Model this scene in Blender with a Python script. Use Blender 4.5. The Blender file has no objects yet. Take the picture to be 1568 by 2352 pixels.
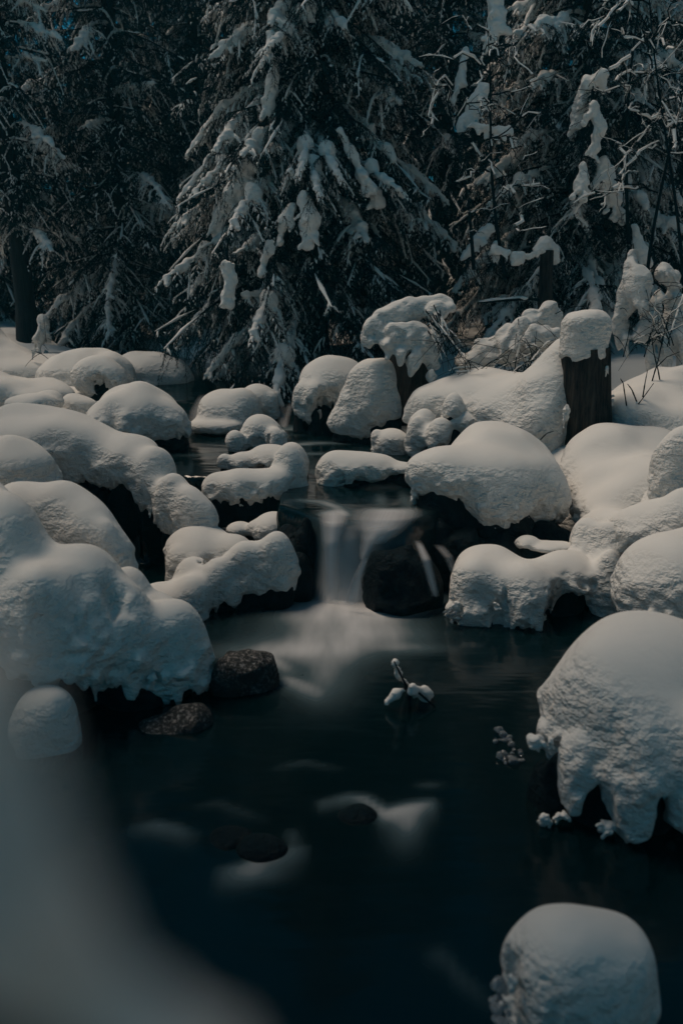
import bpy, math, random
import numpy as np
from mathutils import Vector, Matrix

# ------------------------------------------------------------------ camera, sky, sun, exposure
SC = bpy.context.scene
COL = SC.collection
R = math.radians
CAM_H, PITCH, LENS = 1.9, R(15.2), 28.0
W0, H0 = 1568.0, 2352.0
F0 = H0 * LENS / 36.0

cam = bpy.data.cameras.new('camera')
cam.sensor_fit = 'VERTICAL'; cam.sensor_height = 36.0; cam.sensor_width = 24.0
cam.lens = LENS; cam.clip_start = 0.01; cam.clip_end = 500.0
cam.dof.use_dof = True; cam.dof.focus_distance = 6.8; cam.dof.aperture_fstop = 2.0
camo = bpy.data.objects.new('camera', cam); COL.objects.link(camo)
camo.location = (0, 0, CAM_H); camo.rotation_euler = (R(90) - PITCH, 0, 0)
SC.camera = camo

SUN_EL, SUN_AZ = R(62), R(-60)          # azimuth measured from +Y towards +X
wd = bpy.data.worlds.new('World'); SC.world = wd; wd.use_nodes = True
nt = wd.node_tree; nt.nodes.clear()
sky = nt.nodes.new('ShaderNodeTexSky'); sky.sky_type = 'NISHITA'; sky.sun_disc = False
sky.sun_elevation = SUN_EL; sky.sun_rotation = SUN_AZ
sky.air_density = 0.45; sky.dust_density = 0.0; sky.ozone_density = 0.0
bg = nt.nodes.new('ShaderNodeBackground'); bg.inputs['Strength'].default_value = 0.05
out = nt.nodes.new('ShaderNodeOutputWorld')
tint = nt.nodes.new('ShaderNodeMix'); tint.data_type = 'RGBA'; tint.blend_type = 'MULTIPLY'; tint.inputs[0].default_value = 1.0
tint.inputs[7].default_value = (0.15, 1.05, 0.98, 1)          # cold teal winter sky
nt.links.new(sky.outputs[0], tint.inputs[6]); nt.links.new(tint.outputs[2], bg.inputs[0]); nt.links.new(bg.outputs[0], out.inputs[0])

sl = bpy.data.lights.new('sun', 'SUN'); sl.energy = 1.5; sl.angle = R(22); sl.color = (1.0, 0.80, 0.63)
so = bpy.data.objects.new('sun', sl); COL.objects.link(so)
sv = Vector((math.sin(SUN_AZ) * math.cos(SUN_EL), math.cos(SUN_AZ) * math.cos(SUN_EL), math.sin(SUN_EL)))
so.rotation_euler = sv.to_track_quat('Z', 'Y').to_euler(); so.location = (0, 0, 20)

SC.view_settings.view_transform = 'Standard'; SC.view_settings.look = 'None'
SC.view_settings.exposure = 0.36; SC.view_settings.gamma = 1.0
SC.render.engine = 'CYCLES'
SC.cycles.use_denoising = True
SC.cycles.use_adaptive_sampling = True; SC.cycles.adaptive_threshold = 0.02
SC.cycles.max_bounces = 4; SC.cycles.diffuse_bounces = 2; SC.cycles.glossy_bounces = 2
SC.cycles.transparent_max_bounces = 12; SC.cycles.transmission_bounces = 4
SC.cycles.sample_clamp_indirect = 4.0

# ------------------------------------------------------------------ pixel helpers (1568 x 2352 sheet of the photograph)
SP, CP = math.sin(PITCH), math.cos(PITCH)
def ray(px, py):
    a, b = (px - W0 / 2) / F0, (H0 / 2 - py) / F0
    return np.array([a, CP + b * SP, -SP + b * CP])
def at(px, py, Y):
    d = ray(px, py); return np.array([0, 0, CAM_H]) + d * (Y / d[1])
def on(px, py, z):
    d = ray(px, py); return np.array([0, 0, CAM_H]) + d * ((z - CAM_H) / d[2])
def mpp(px, py, Y):                       # metres per sheet pixel at that point
    return (Y / ray(px, py)[1]) / F0

# ------------------------------------------------------------------ numpy noise
_rs = np.random.RandomState(7)
LAT = _rs.uniform(-1, 1, 64 ** 3).astype(np.float32)
def pn(x, y, z):
    x, y, z = [np.asarray(q, np.float32) for q in (x, y, z)]
    xi, yi, zi = np.floor(x), np.floor(y), np.floor(z)
    xf, yf, zf = x - xi, y - yi, z - zi
    u, v, w = xf * xf * (3 - 2 * xf), yf * yf * (3 - 2 * yf), zf * zf * (3 - 2 * zf)
    xi, yi, zi = xi.astype(np.int32), yi.astype(np.int32), zi.astype(np.int32)
    X0, X1 = (xi & 63) << 12, ((xi + 1) & 63) << 12
    Y0, Y1 = (yi & 63) << 6, ((yi + 1) & 63) << 6
    Z0, Z1 = zi & 63, (zi + 1) & 63
    def lz(q):
        a = LAT[q + Z0]; return a + w * (LAT[q + Z1] - a)
    a = lz(X0 + Y0); a = a + v * (lz(X0 + Y1) - a)
    b = lz(X1 + Y0); b = b + v * (lz(X1 + Y1) - b)
    return a + u * (b - a)
def pn3(P, f, o=0.0):
    return pn(P[:, 0] * f + o, P[:, 1] * f + o * 1.7, P[:, 2] * f + o * 2.3)
def sstep(a, b, x):
    t = np.clip((x - a) / (b - a), 0, 1); return t * t * (3 - 2 * t)
def smin(a, b, k):
    h = np.clip(0.5 + 0.5 * (b - a) / k, 0, 1); return b * (1 - h) + a * h - k * h * (1 - h)
def smax(a, b, k):
    return -smin(-a, -b, k)
def ell(P, c, r):
    x, y, z = (P[:, 0] - c[0]) / r[0], (P[:, 1] - c[1]) / r[1], (P[:, 2] - c[2]) / r[2]
    k0 = np.sqrt(x * x + y * y + z * z); x /= r[0]; y /= r[1]; z /= r[2]
    return k0 * (k0 - 1) / np.maximum(np.sqrt(x * x + y * y + z * z), 1e-6)
def cap(P, a, b, ra, rb):
    ba = b - a; x, y, z = P[:, 0] - a[0], P[:, 1] - a[1], P[:, 2] - a[2]
    t = np.clip((x * ba[0] + y * ba[1] + z * ba[2]) / max(ba @ ba, 1e-9), 0, 1)
    x -= t * ba[0]; y -= t * ba[1]; z -= t * ba[2]
    return np.sqrt(x * x + y * y + z * z) - (ra + (rb - ra) * t)

# ------------------------------------------------------------------ sparse surface nets
def surf(f, lo, hi, h):
    B = 4
    lo = np.asarray(lo, float) - 2 * h; hi = np.asarray(hi, float) + 2 * h
    nb = np.maximum(np.ceil((hi - lo) / (h * B)).astype(int), 1)
    bc = np.stack(np.meshgrid(*[lo[i] + (np.arange(nb[i]) + 0.5) * h * B for i in range(3)], indexing='ij'), -1).reshape(-1, 3)
    v = f(bc.astype(np.float32))
    n = nb * B + 1
    V = np.empty(n, np.float32)
    vb = v.reshape(nb)
    V[:-1, :-1, :-1] = np.repeat(np.repeat(np.repeat(vb, B, 0), B, 1), B, 2)
    V[-1] = 1; V[:, -1] = 1; V[:, :, -1] = 1
    act = np.argwhere(np.abs(vb) < h * B * 1.5 + 0.03)
    off = np.stack(np.meshgrid(*[np.arange(B + 1)] * 3, indexing='ij'), -1).reshape(-1, 3)
    if len(act) == 0: return np.zeros((0, 3)), []
    idx = (act[:, None, :] * B + off[None]).reshape(-1, 3)
    lin = np.unique(np.ravel_multi_index(idx.T, n))
    ijk = np.stack(np.unravel_index(lin, n), -1)
    V.reshape(-1)[lin] = f((lo + ijk * h).astype(np.float32))
    S = V < 0
    c = [S[a:n[0] - 1 + a, b:n[1] - 1 + b, d:n[2] - 1 + d] for a in (0, 1) for b in (0, 1) for d in (0, 1)]
    cnt = sum(x.astype(np.int8) for x in c)
    cells = np.argwhere((cnt > 0) & (cnt < 8))
    cid = -np.ones(np.array(n) - 1, np.int32); cid[tuple(cells.T)] = np.arange(len(cells))
    co = np.array([(a, b, d) for a in (0, 1) for b in (0, 1) for d in (0, 1)])
    cv = np.stack([V[cells[:, 0] + a, cells[:, 1] + b, cells[:, 2] + d] for a, b, d in co], 1)
    acc = np.zeros((len(cells), 3)); w = np.zeros(len(cells))
    for i in range(8):
        for j in range(i + 1, 8):
            if np.abs(co[i] - co[j]).sum() != 1: continue
            a, b = cv[:, i], cv[:, j]; m = (a < 0) != (b < 0)
            t = np.where(m, a / np.where(m, a - b, 1), 0)
            acc += m[:, None] * (co[i] + t[:, None] * (co[j] - co[i])); w += m
    vt = lo + (cells + acc / w[:, None]) * h
    faces = []
    for ax in range(3):
        o1, o2 = (ax + 1) % 3, (ax + 2) % 3
        A = np.take(S, range(0, n[ax] - 1), ax); Bq = np.take(S, range(1, n[ax]), ax)
        e = np.argwhere(A != Bq)
        e = e[(e[:, o1] > 0) & (e[:, o2] > 0) & (e[:, o1] < n[o1] - 1) & (e[:, o2] < n[o2] - 1)]
        ins = S[tuple(e.T)]
        d1 = np.zeros(3, int); d1[o1] = 1; d2 = np.zeros(3, int); d2[o2] = 1
        q = np.stack([cid[tuple(x.T)] for x in (e - d1 - d2, e - d2, e, e - d1)], 1)
        q[~ins] = q[~ins][:, ::-1]
        faces.append(q[(q >= 0).all(1)])
    return vt, np.concatenate(faces)

def mesh_np(name, v, f, mats, smooth=True, midx=None):
    me = bpy.data.meshes.new(name)
    v = np.asarray(v, np.float32)
    if isinstance(f, np.ndarray): f = [f]
    f = [x for x in f if len(x)]
    tot = sum(len(x) for x in f); loops = np.concatenate([x.reshape(-1) for x in f]).astype(np.int32)
    sz = np.concatenate([np.full(len(x), x.shape[1], np.int32) for x in f])
    me.vertices.add(len(v)); me.vertices.foreach_set('co', v.reshape(-1))
    me.loops.add(len(loops)); me.loops.foreach_set('vertex_index', loops)
    me.polygons.add(tot)
    me.polygons.foreach_set('loop_start', np.concatenate([[0], np.cumsum(sz)[:-1]]).astype(np.int32))
    me.polygons.foreach_set('loop_total', sz)
    if midx is not None: me.polygons.foreach_set('material_index', midx.astype(np.int32))
    me.polygons.foreach_set('use_smooth', np.full(tot, smooth, bool))
    for m in (mats if isinstance(mats, (list, tuple)) else [mats]): me.materials.append(m)
    me.update(calc_edges=True)
    return me

# ------------------------------------------------------------------ objects
def link(name, data, parent=None, loc=None):
    o = bpy.data.objects.new(name, data); COL.objects.link(o)
    if parent is not None: o.parent = parent
    if loc is not None: o.location = loc
    return o
def tag(o, label=None, cat=None, group=None, kind=None):
    if label: o['label'] = label
    if cat: o['category'] = cat
    if group: o['group'] = group
    if kind: o['kind'] = kind
    return o
def thing(name, loc, label, cat, group=None):
    return tag(link(name, None, None, tuple(float(x) for x in loc)), label, cat, group)

# ------------------------------------------------------------------ materials
def mat(name, base=(0.5, 0.5, 0.5), rough=0.8, spec=0.3):
    m = bpy.data.materials.new(name); m.use_nodes = True
    b = m.node_tree.nodes['Principled BSDF']
    b.inputs['Base Color'].default_value = (*base, 1); b.inputs['Roughness'].default_value = rough
    b.inputs['Specular IOR Level'].default_value = spec
    return m, m.node_tree, b
def nd(t, kind, **kw):
    n = t.nodes.new(kind)
    for k, v in kw.items(): setattr(n, k, v)
    return n
def noise(t, vec, scale, detail=4, rough=0.55):
    n = nd(t, 'ShaderNodeTexNoise'); n.inputs['Scale'].default_value = scale
    n.inputs['Detail'].default_value = detail; n.inputs['Roughness'].default_value = rough
    t.links.new(vec, n.inputs['Vector']); return n.outputs['Fac']
def mathn(t, op, a, b=None, clamp=False):
    n = nd(t, 'ShaderNodeMath', operation=op); n.use_clamp = clamp
    for i, x in enumerate((a, b)):
        if x is None: continue
        if isinstance(x, (int, float)): n.inputs[i].default_value = x
        else: t.links.new(x, n.inputs[i])
    return n.outputs[0]
def ramp(t, fac, stops):
    n = nd(t, 'ShaderNodeValToRGB'); cr = n.color_ramp
    while len(cr.elements) < len(stops): cr.elements.new(0.5)
    for e, (p, c) in zip(cr.elements, stops):
        e.position = p; e.color = (*c, 1) if len(c) == 3 else c
    t.links.new(fac, n.inputs[0]); return n.outputs[0]
def bump(t, b, h, strength, dist):
    n = nd(t, 'ShaderNodeBump'); n.inputs['Distance'].default_value = dist
    if isinstance(strength, (int, float)): n.inputs['Strength'].default_value = strength
    else: t.links.new(strength, n.inputs['Strength'])
    t.links.new(h, n.inputs['Height']); t.links.new(n.outputs[0], b.inputs['Normal'])

def snow_mat(name, base=(0.76, 0.765, 0.74), side=1.0, k=1.0):
    m, t, b = mat(name, base, 0.75, 0.15)
    g = nd(t, 'ShaderNodeNewGeometry')
    sep = nd(t, 'ShaderNodeSeparateXYZ'); t.links.new(g.outputs['Normal'], sep.inputs[0])
    mp = nd(t, 'ShaderNodeMapping'); mp.inputs['Scale'].default_value = (1, 1, 1.5)
    t.links.new(g.outputs['Position'], mp.inputs[0])
    # wind-packed flanks are rougher than the smooth tops
    up = nd(t, 'ShaderNodeMapRange'); up.inputs[1].default_value = 0.70; up.inputs[2].default_value = 0.25
    up.inputs[3].default_value = 0.035; up.inputs[4].default_value = 0.95 * side
    t.links.new(sep.outputs[2], up.inputs[0])
    n1 = noise(t, mp.outputs[0], 19 * k, 2, 0.5); n2 = noise(t, mp.outputs[0], 75 * k, 2, 0.6)
    h = mathn(t, 'ADD', n1, mathn(t, 'MULTIPLY', n2, 0.28))
    bump(t, b, h, up.outputs[0], 0.065 / k)
    return m
SNOW = snow_mat('snow')
SNOWT = snow_mat('tree_snow', base=(0.86, 0.86, 0.83), side=0.5, k=1.5)

def rock_mat(name, c1, c2, rough, frost=0.0):
    m, t, b = mat(name, c1, rough, 0.12)
    g = nd(t, 'ShaderNodeNewGeometry')
    n1 = noise(t, g.outputs['Position'], 7, 6, 0.65); n2 = noise(t, g.outputs['Position'], 38, 5, 0.7)
    c = ramp(t, n1, [(0.3, c1), (0.7, c2)])
    if frost:
        sep = nd(t, 'ShaderNodeSeparateXYZ'); t.links.new(g.outputs['Normal'], sep.inputs[0])
        n3 = noise(t, g.outputs['Position'], 60, 5, 0.75)
        fr = mathn(t, 'MULTIPLY', ramp(t, n3, [(0.50, (0, 0, 0)), (0.66, (1, 1, 1))]),
                   mathn(t, 'MULTIPLY', mathn(t, 'ADD', sep.outputs[2], 0.15, True), frost))
        mx = nd(t, 'ShaderNodeMix', data_type='RGBA'); t.links.new(fr, mx.inputs[0])
        t.links.new(c, mx.inputs[6]); mx.inputs[7].default_value = (0.45, 0.43, 0.41, 1); c = mx.outputs[2]
    t.links.new(c, b.inputs['Base Color'])
    bump(t, b, mathn(t, 'ADD', n1, mathn(t, 'MULTIPLY', n2, 0.4)), 0.8, 0.06)
    return m
ROCK = rock_mat('wet_dark_rock', (0.0010, 0.0085, 0.0130), (0.0045, 0.018, 0.024), 0.45)
ROCKB = rock_mat('frosted_rock', (0.008, 0.015, 0.018), (0.050, 0.052, 0.050), 0.5, 0.9)

def bark_mat(name, c1, c2):
    m, t, b = mat(name, c1, 0.85, 0.2)
    g = nd(t, 'ShaderNodeTexCoord'); mp = nd(t, 'ShaderNodeMapping'); mp.inputs['Scale'].default_value = (1, 1, 0.12)
    t.links.new(g.outputs['Object'], mp.inputs[0])
    n1 = noise(t, mp.outputs[0], 38, 5, 0.7)
    t.links.new(ramp(t, n1, [(0.35, c1), (0.7, c2)]), b.inputs['Base Color'])
    bump(t, b, n1, 0.9, 0.03)
    return m
BARK = bark_mat('spruce_bark', (0.004, 0.015, 0.020), (0.022, 0.032, 0.034))
STUMPW = bark_mat('weathered_stump_wood', (0.002, 0.009, 0.013), (0.065, 0.060, 0.052))
TWIG, _, _ = mat('dark_twig_bark', (0.004, 0.015, 0.020), 0.85, 0.05)
def needle_mat():
    m, t, b = mat('spruce_needles', (0.02, 0.05, 0.05), 0.8, 0.04)
    oi = nd(t, 'ShaderNodeObjectInfo')
    t.links.new(ramp(t, oi.outputs['Random'], [(0.0, (0.003, 0.022, 0.030)), (1.0, (0.007, 0.036, 0.043))]), b.inputs['Base Color'])
    return m
NEEDLE = needle_mat()
ICE, _, _b = mat('clear_ice', (0.55, 0.62, 0.66), 0.12, 0.6); _b.inputs['Transmission Weight'].default_value = 0.75; _b.inputs['IOR'].default_value = 1.31

def water_mat():
    m, t, b = mat('dark_stream_water', (0.0005, 0.0085, 0.0110), 0.22, 0.35)
    at_ = nd(t, 'ShaderNodeAttribute', attribute_name='foam')
    g = nd(t, 'ShaderNodeNewGeometry'); mp = nd(t, 'ShaderNodeMapping'); mp.inputs['Scale'].default_value = (3.0, 0.8, 1)
    t.links.new(g.outputs['Position'], mp.inputs[0])
    n = noise(t, mp.outputs[0], 2.4, 3, 0.5)
    f = mathn(t, 'MULTIPLY', at_.outputs['Fac'], mathn(t, 'ADD', mathn(t, 'MULTIPLY', n, 0.7), 0.65), True)
    t.links.new(ramp(t, f, [(0.0, (0.0005, 0.0085, 0.0110)), (0.3, (0.07, 0.11, 0.125)), (0.95, (0.74, 0.75, 0.76))]), b.inputs['Base Color'])
    t.links.new(mathn(t, 'ADD', mathn(t, 'MULTIPLY', f, 0.6), 0.13), b.inputs['Roughness'])
    mp2 = nd(t, 'ShaderNodeMapping'); mp2.inputs['Scale'].default_value = (1.2, 3.5, 1)
    t.links.new(g.outputs['Position'], mp2.inputs[0])
    bump(t, b, noise(t, mp2.outputs[0], 2.2, 2, 0.5), 0.10, 0.05)
    return m
WATER = water_mat()
def fall_mat():
    m, t, b = mat('silky_white_water', (0.74, 0.76, 0.78), 0.6, 0.2)
    o = t.nodes['Material Output']
    a = nd(t, 'ShaderNodeAttribute', attribute_name='veil'); s = nd(t, 'ShaderNodeAttribute', attribute_name='across')
    cx = nd(t, 'ShaderNodeCombineXYZ'); t.links.new(s.outputs['Fac'], cx.inputs[0])
    n = noise(t, cx.outputs[0], 5, 3, 0.6)
    fac = mathn(t, 'MULTIPLY', a.outputs['Fac'], mathn(t, 'ADD', mathn(t, 'MULTIPLY', n, 0.7), 0.62), True)
    tr = nd(t, 'ShaderNodeBsdfTransparent'); mx = nd(t, 'ShaderNodeMixShader')
    tl = nd(t, 'ShaderNodeBsdfTranslucent'); tl.inputs[0].default_value = (0.7, 0.74, 0.76, 1)
    m2 = nd(t, 'ShaderNodeMixShader'); m2.inputs[0].default_value = 0.35
    t.links.new(b.outputs[0], m2.inputs[1]); t.links.new(tl.outputs[0], m2.inputs[2])
    t.links.new(fac, mx.inputs[0]); t.links.new(tr.outputs[0], mx.inputs[1]); t.links.new(m2.outputs[0], mx.inputs[2])
    t.links.new(mx.outputs[0], o.inputs['Surface'])
    return m
FALL = fall_mat()

# ------------------------------------------------------------------ stream course
YS = np.array([-4, 1.5, 2.5, 3.5, 4.5, 5.5, 6.5, 7.5, 8.5, 9.5, 11, 14, 18])
XL = np.array([-1.6, -1.5, -1.5, -1.7, -1.95, -2.0, -1.85, -1.8, -1.8, -2.0, -2.7, -4.6, -7.5])
XR = np.array([2.0, 1.9, 1.8, 1.75, 1.75, 1.7, 1.2, 0.85, 0.55, 0.1, -1.2, -3.6, -6.6])
def wz(x, y):
    nz = 0.16 * pn(x * 2.6, x * 0 + .5, x * 0) + 0.07 * pn(x * 7, x * 0 + 3.5, x * 0)
    step = 4.90 + 0.5 * nz + 1.3 * np.maximum(np.abs(x - 0.17) - 0.22, 0) ** 1.3
    left = sstep(-0.42, -0.55, x)
    main = 0.50 * sstep(step - 0.12, step + 0.05, y) ** .6
    side = 0.25 * sstep(5.50 + nz, 5.58 + nz, y) + 0.25 * sstep(6.1 + nz, 6.18 + nz, y)
    return main * (1 - left) + side * left + 0.22 * sstep(8.6, 9.2, y) + 0.14 * sstep(9.6, 11, y) + 0.25 * sstep(11, 16, y)
def gz(x, y):
    xl, xr = np.interp(y, YS, XL), np.interp(y, YS, XR)
    dl, dr = xl - x, x - xr
    bank = sstep(-0.1, 0.35, np.maximum(dl, dr)); w = wz(np.zeros_like(x), y) * bank + wz(x, y) * (1 - bank)
    un = 0.10 * pn(x * 0.9, y * 0.9, x * 0 + 3.3) + 0.05 * pn(x * 2.3, y * 2.3, x * 0 + 9.1)
    z = w - 0.30 + sstep(-0.1, 0.45, dl) * 0.42 + sstep(-0.1, 0.5, dr) * 0.42
    z += np.clip(dl, 0, 60) * 0.07 + np.clip(dr, 0, 60) * 0.11 + un * sstep(0, 0.6, np.maximum(dl, dr))
    z += 0.10 * np.clip(y - 14, 0, 60) + 0.05 * np.clip(np.abs(x) - 7, 0, 60)
    return z

def grid_axis(lo, hi, a, b, fine, coarse):
    xs = [a]
    while xs[-1] < b: xs.append(xs[-1] + fine)
    s = fine
    while xs[-1] < hi: s = min(s * 1.25, coarse); xs.append(xs[-1] + s)
    s = fine; pre = [a]
    while pre[-1] > lo: s = min(s * 1.25, coarse); pre.append(pre[-1] - s)
    return np.array(pre[:0:-1] + xs)
def sheet(name, xs, ys, zf, m):
    X, Y = np.meshgrid(xs, ys, indexing='ij'); Z = zf(X.ravel(), Y.ravel())
    v = np.stack([X.ravel(), Y.ravel(), Z], 1)
    i = np.arange(len(xs) * len(ys)).reshape(len(xs), len(ys))
    f = np.stack([i[:-1, :-1], i[1:, :-1], i[1:, 1:], i[:-1, 1:]], -1).reshape(-1, 4)
    return mesh_np(name, v, f, m), v

me, _ = sheet('ground', grid_axis(-80, 80, -6, 6, 0.07, 6), grid_axis(-30, 120, 0, 14, 0.07, 6), gz, SNOW)
tag(link('ground', me), 'snow covered forest floor rising on both banks of the stream', kind='structure')

# foam: where the white water lies, (px, py, half width px, half height px, level z, strength)
FOAM = [(785, 1400, 95, 26, 0, 1.0), (790, 1430, 130, 40, 0, .62), (730, 1490, 130, 34, 0, .48), (650, 1496, 120, 16, 0, .34),
        (745, 1550, 62, 55, 0, .34), (860, 1460, 100, 22, 0, .34), (930, 1488, 80, 11, 0, .22), (590, 1506, 70, 10, 0, .16),
        (895, 1178, 50, 8, .5, .6), (770, 1180, 30, 7, .5, .6),
        (875, 1150, 12, 14, .5, .20), (930, 1150, 12, 18, .5, .25),
        (690, 985, 45, 3, .5, .5), (740, 1018, 50, 4, .5, .32), (690, 1022, 30, 3, .5, .3), (720, 1043, 30, 3, .5, .28), (870, 1102, 80, 2, .5, .3),
        (600, 1000, 60, 3, .5, .25), (480, 995, 60, 3, .5, .15), (720, 1085, 24, 5, .5, .2), (470, 1045, 60, 3, .5, .12),
        (935, 1890, 26, 26, 0, .30), (925, 1925, 36, 36, 0, .12), (600, 2010, 55, 16, 0, .12), (985, 1805, 26, 5, 0, .10), (1000, 2200, 26, 24, 0, .05)]
# flowing strokes: (points px, level z, upstream fade px, downstream fade px, strength)
STROKES = [([(745, 1842), (800, 1829), (835, 1832), (862, 1850), (885, 1868), (925, 1856), (985, 1845)], 0, 8, 18, .42), ([(880, 1868), (930, 1858), (985, 1848)], 0, 13, 34, .36),
           ([(515, 1998), (560, 1990), (610, 1970), (650, 1956), (690, 1950)], 0, 9, 36, .42), ([(676, 1950), (672, 1925), (668, 1905)], 0, 4, 6, .14), ([(315, 1900), (355, 1893), (400, 1902), (440, 1920)], 0, 9, 24, .20),
           ([(565, 1506), (600, 1508), (640, 1524), (668, 1545)], 0, 5, 16, .42), ([(640, 1556), (680, 1566), (725, 1592)], 0, 6, 20, .42),
           ([(1022, 1370), (990, 1382), (945, 1398), (890, 1406), (840, 1404)], 0, 9, 16, .75), ([(690, 1149), (735, 1152), (772, 1164), (792, 1184)], .5, 3, 5, .55),
           ([(1015, 2190), (1050, 2240), (1110, 2290)], 0, 14, 30, .10), ([(460, 1850), (500, 1842), (545, 1860), (600, 1880)], 0, 5, 12, .06), ([(640, 1760), (700, 1748), (770, 1762)], 0, 4, 9, .07)]
FW = []
for px, py, hx, hy, z, s in FOAM:
    c = on(px, py, z); m = mpp(px, py, c[1]); ry = max((on(px, py - hy, z)[1] - on(px, py + hy, z)[1]) / 2, 0.02)
    FW.append((c[0], c[1], hx * m, ry, s))
def waterz(x, y):
    z = wz(x, y)
    for cx, cy, rx, ry, s in FW:
        z = z + 0.035 * s * np.exp(-((x - cx) / rx) ** 2 - ((y - cy) / ry) ** 2) * sstep(0.05, 0.3, ry)
    return z + 0.006 * pn(x * 2, y * 2, x * 0)
me, v = sheet('stream', grid_axis(-8, 2.2, -1.6, 1.5, 0.025, 0.3), grid_axis(-4, 18, 1.2, 8.4, 0.025, 0.4), waterz, WATER)
foam = np.zeros(len(v))
for cx, cy, rx, ry, s in FW:
    q = ((v[:, 0] - cx) / rx) ** 2 + ((v[:, 1] - cy) / ry) ** 2
    foam = foam + s * np.exp(-q * 0.9)
for pts, z, wu, wd_, st_ in STROKES:
    Q = np.array([on(px, py, z) for px, py in pts])[:, :2]; u_ = np.linspace(0, 1, len(Q)); U_ = np.linspace(0, 1, 36)
    Q = np.stack([np.interp(U_, u_, Q[:, 0]), np.interp(U_, u_, Q[:, 1])], 1)
    my = np.mean([abs(on(px, py - 10, z)[1] - on(px, py + 10, z)[1]) / 20 for px, py in pts]); mx_ = mpp(pts[0][0], pts[0][1], Q[0, 1])
    sel = np.where((v[:, 0] > Q[:, 0].min() - .4) & (v[:, 0] < Q[:, 0].max() + .4) & (v[:, 1] > Q[:, 1].min() - .5) & (v[:, 1] < Q[:, 1].max() + .5))[0]
    dx = v[sel, 0][:, None] - Q[None, :, 0]; dy = v[sel, 1][:, None] - Q[None, :, 1]
    q = (dx / (mx_ * 16)) ** 2 + (dy / np.where(dy > 0, wu * my, wd_ * my)) ** 2
    fade = (np.sin(math.pi * np.clip(U_, .06, .94)) ** .5)[None]
    foam[sel] += st_ * (fade * np.exp(-q)).max(1)
foam = 1 - np.exp(-1.35 * foam)
a = me.attributes.new('foam', 'FLOAT', 'POINT'); a.data.foreach_set('value', foam.astype(np.float32))
tag(link('water', me), 'dark slow stream water with silky white foam patches', kind='structure')

# ------------------------------------------------------------------ falling water veils
def veil(parent, pts, wid, n=14, strength=1.0, z0=0):
    """pts: list of (px, py, Y); wid: half width px at each"""
    P = [at(*p) for p in pts]; T = np.linspace(0, 1, len(P)); U = np.linspace(0, 1, 26)
    C = np.stack([np.interp(U, T, [p[i] for p in P]) for i in range(3)], 1)
    Wd = np.interp(U, T, [w * mpp(*p) for w, p in zip(wid, pts)])
    s = np.linspace(-1, 1, n)
    X = C[:, None, 0] + s[None] * Wd[:, None]
    Yv = C[:, None, 1] + 0.35 * Wd[:, None] * s[None] ** 2
    Z = C[:, None, 2] + 0 * s[None]
    v = np.stack([X, Yv, Z], -1).reshape(-1, 3) - np.array(parent.location)
    i = np.arange(26 * n).reshape(26, n)
    f = np.stack([i[:-1, :-1], i[1:, :-1], i[1:, 1:], i[:-1, 1:]], -1).reshape(-1, 4)
    me = mesh_np('water_veil', v, f, FALL)
    al = (strength * (1 - np.abs(s)[None] ** 1.5) ** 1.3 * (np.minimum(1, U * 6) * np.minimum(1, 0.5 + (1 - U) * 4))[:, None]).reshape(-1)
    me.attributes.new('veil', 'FLOAT', 'POINT').data.foreach_set('value', al.astype(np.float32))
    ac = np.repeat((s * Wd.mean() * 6 + C[0, 0] * 9)[None], 26, 0).reshape(-1)
    me.attributes.new('across', 'FLOAT', 'POINT').data.foreach_set('value', ac.astype(np.float32))
    return link('water_veil', me, parent)
wf = thing('waterfall', on(800, 1385, 0), 'silky white waterfall dropping over the ledge beside the black wet rock', 'waterfall')
veil(wf, [(766, 1170, 5.12), (767, 1184, 4.98), (765, 1204, 4.84), (761, 1250, 4.77), (760, 1310, 4.74), (762, 1390, 4.70)], [30, 40, 34, 25, 22, 30], strength=1.0)
veil(wf, [(895, 1166, 5.2), (892, 1178, 5.02), (885, 1194, 4.86), (874, 1220, 4.79), (862, 1250, 4.76)], [56, 84, 88, 66, 30], strength=1.0)
veil(wf, [(880, 1205, 4.80), (850, 1240, 4.74), (832, 1285, 4.68)], [46, 26, 9], strength=.7)
veil(wf, [(810, 1190, 4.95), (806, 1240, 4.78), (804, 1388, 4.70)], [34, 26, 36], strength=.14)
veil(wf, [(842, 1275, 4.62), (822, 1325, 4.58), (806, 1390, 4.56)], [8, 14, 26], strength=.75)
veil(wf, [(958, 1240, 4.60), (978, 1285, 4.40), (1000, 1370, 4.36)], [10, 14, 10], strength=.75)
veil(wf, [(1005, 1250, 4.75), (1030, 1280, 4.62), (1042, 1320, 4.6)], [14, 14, 8], strength=.35)
w2 = thing('waterfall', on(655, 985, .5), 'small faint cascade far upstream between two snowy boulders', 'waterfall')
veil(w2, [(640, 925, 9.1), (648, 955, 8.85), (652, 985, 8.65)], [16, 14, 12], strength=.4)
veil(w2, [(668, 925, 9.0), (660, 955, 8.8), (654, 985, 8.65)], [10, 9, 8], strength=.4)
w3 = thing('waterfall', on(450, 985, .5), 'pale water sheet sliding down beside the broad snow dome upstream', 'waterfall')
veil(w3, [(470, 905, 9.3), (452, 945, 8.9), (446, 985, 8.6)], [14, 20, 22], strength=.42)

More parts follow.
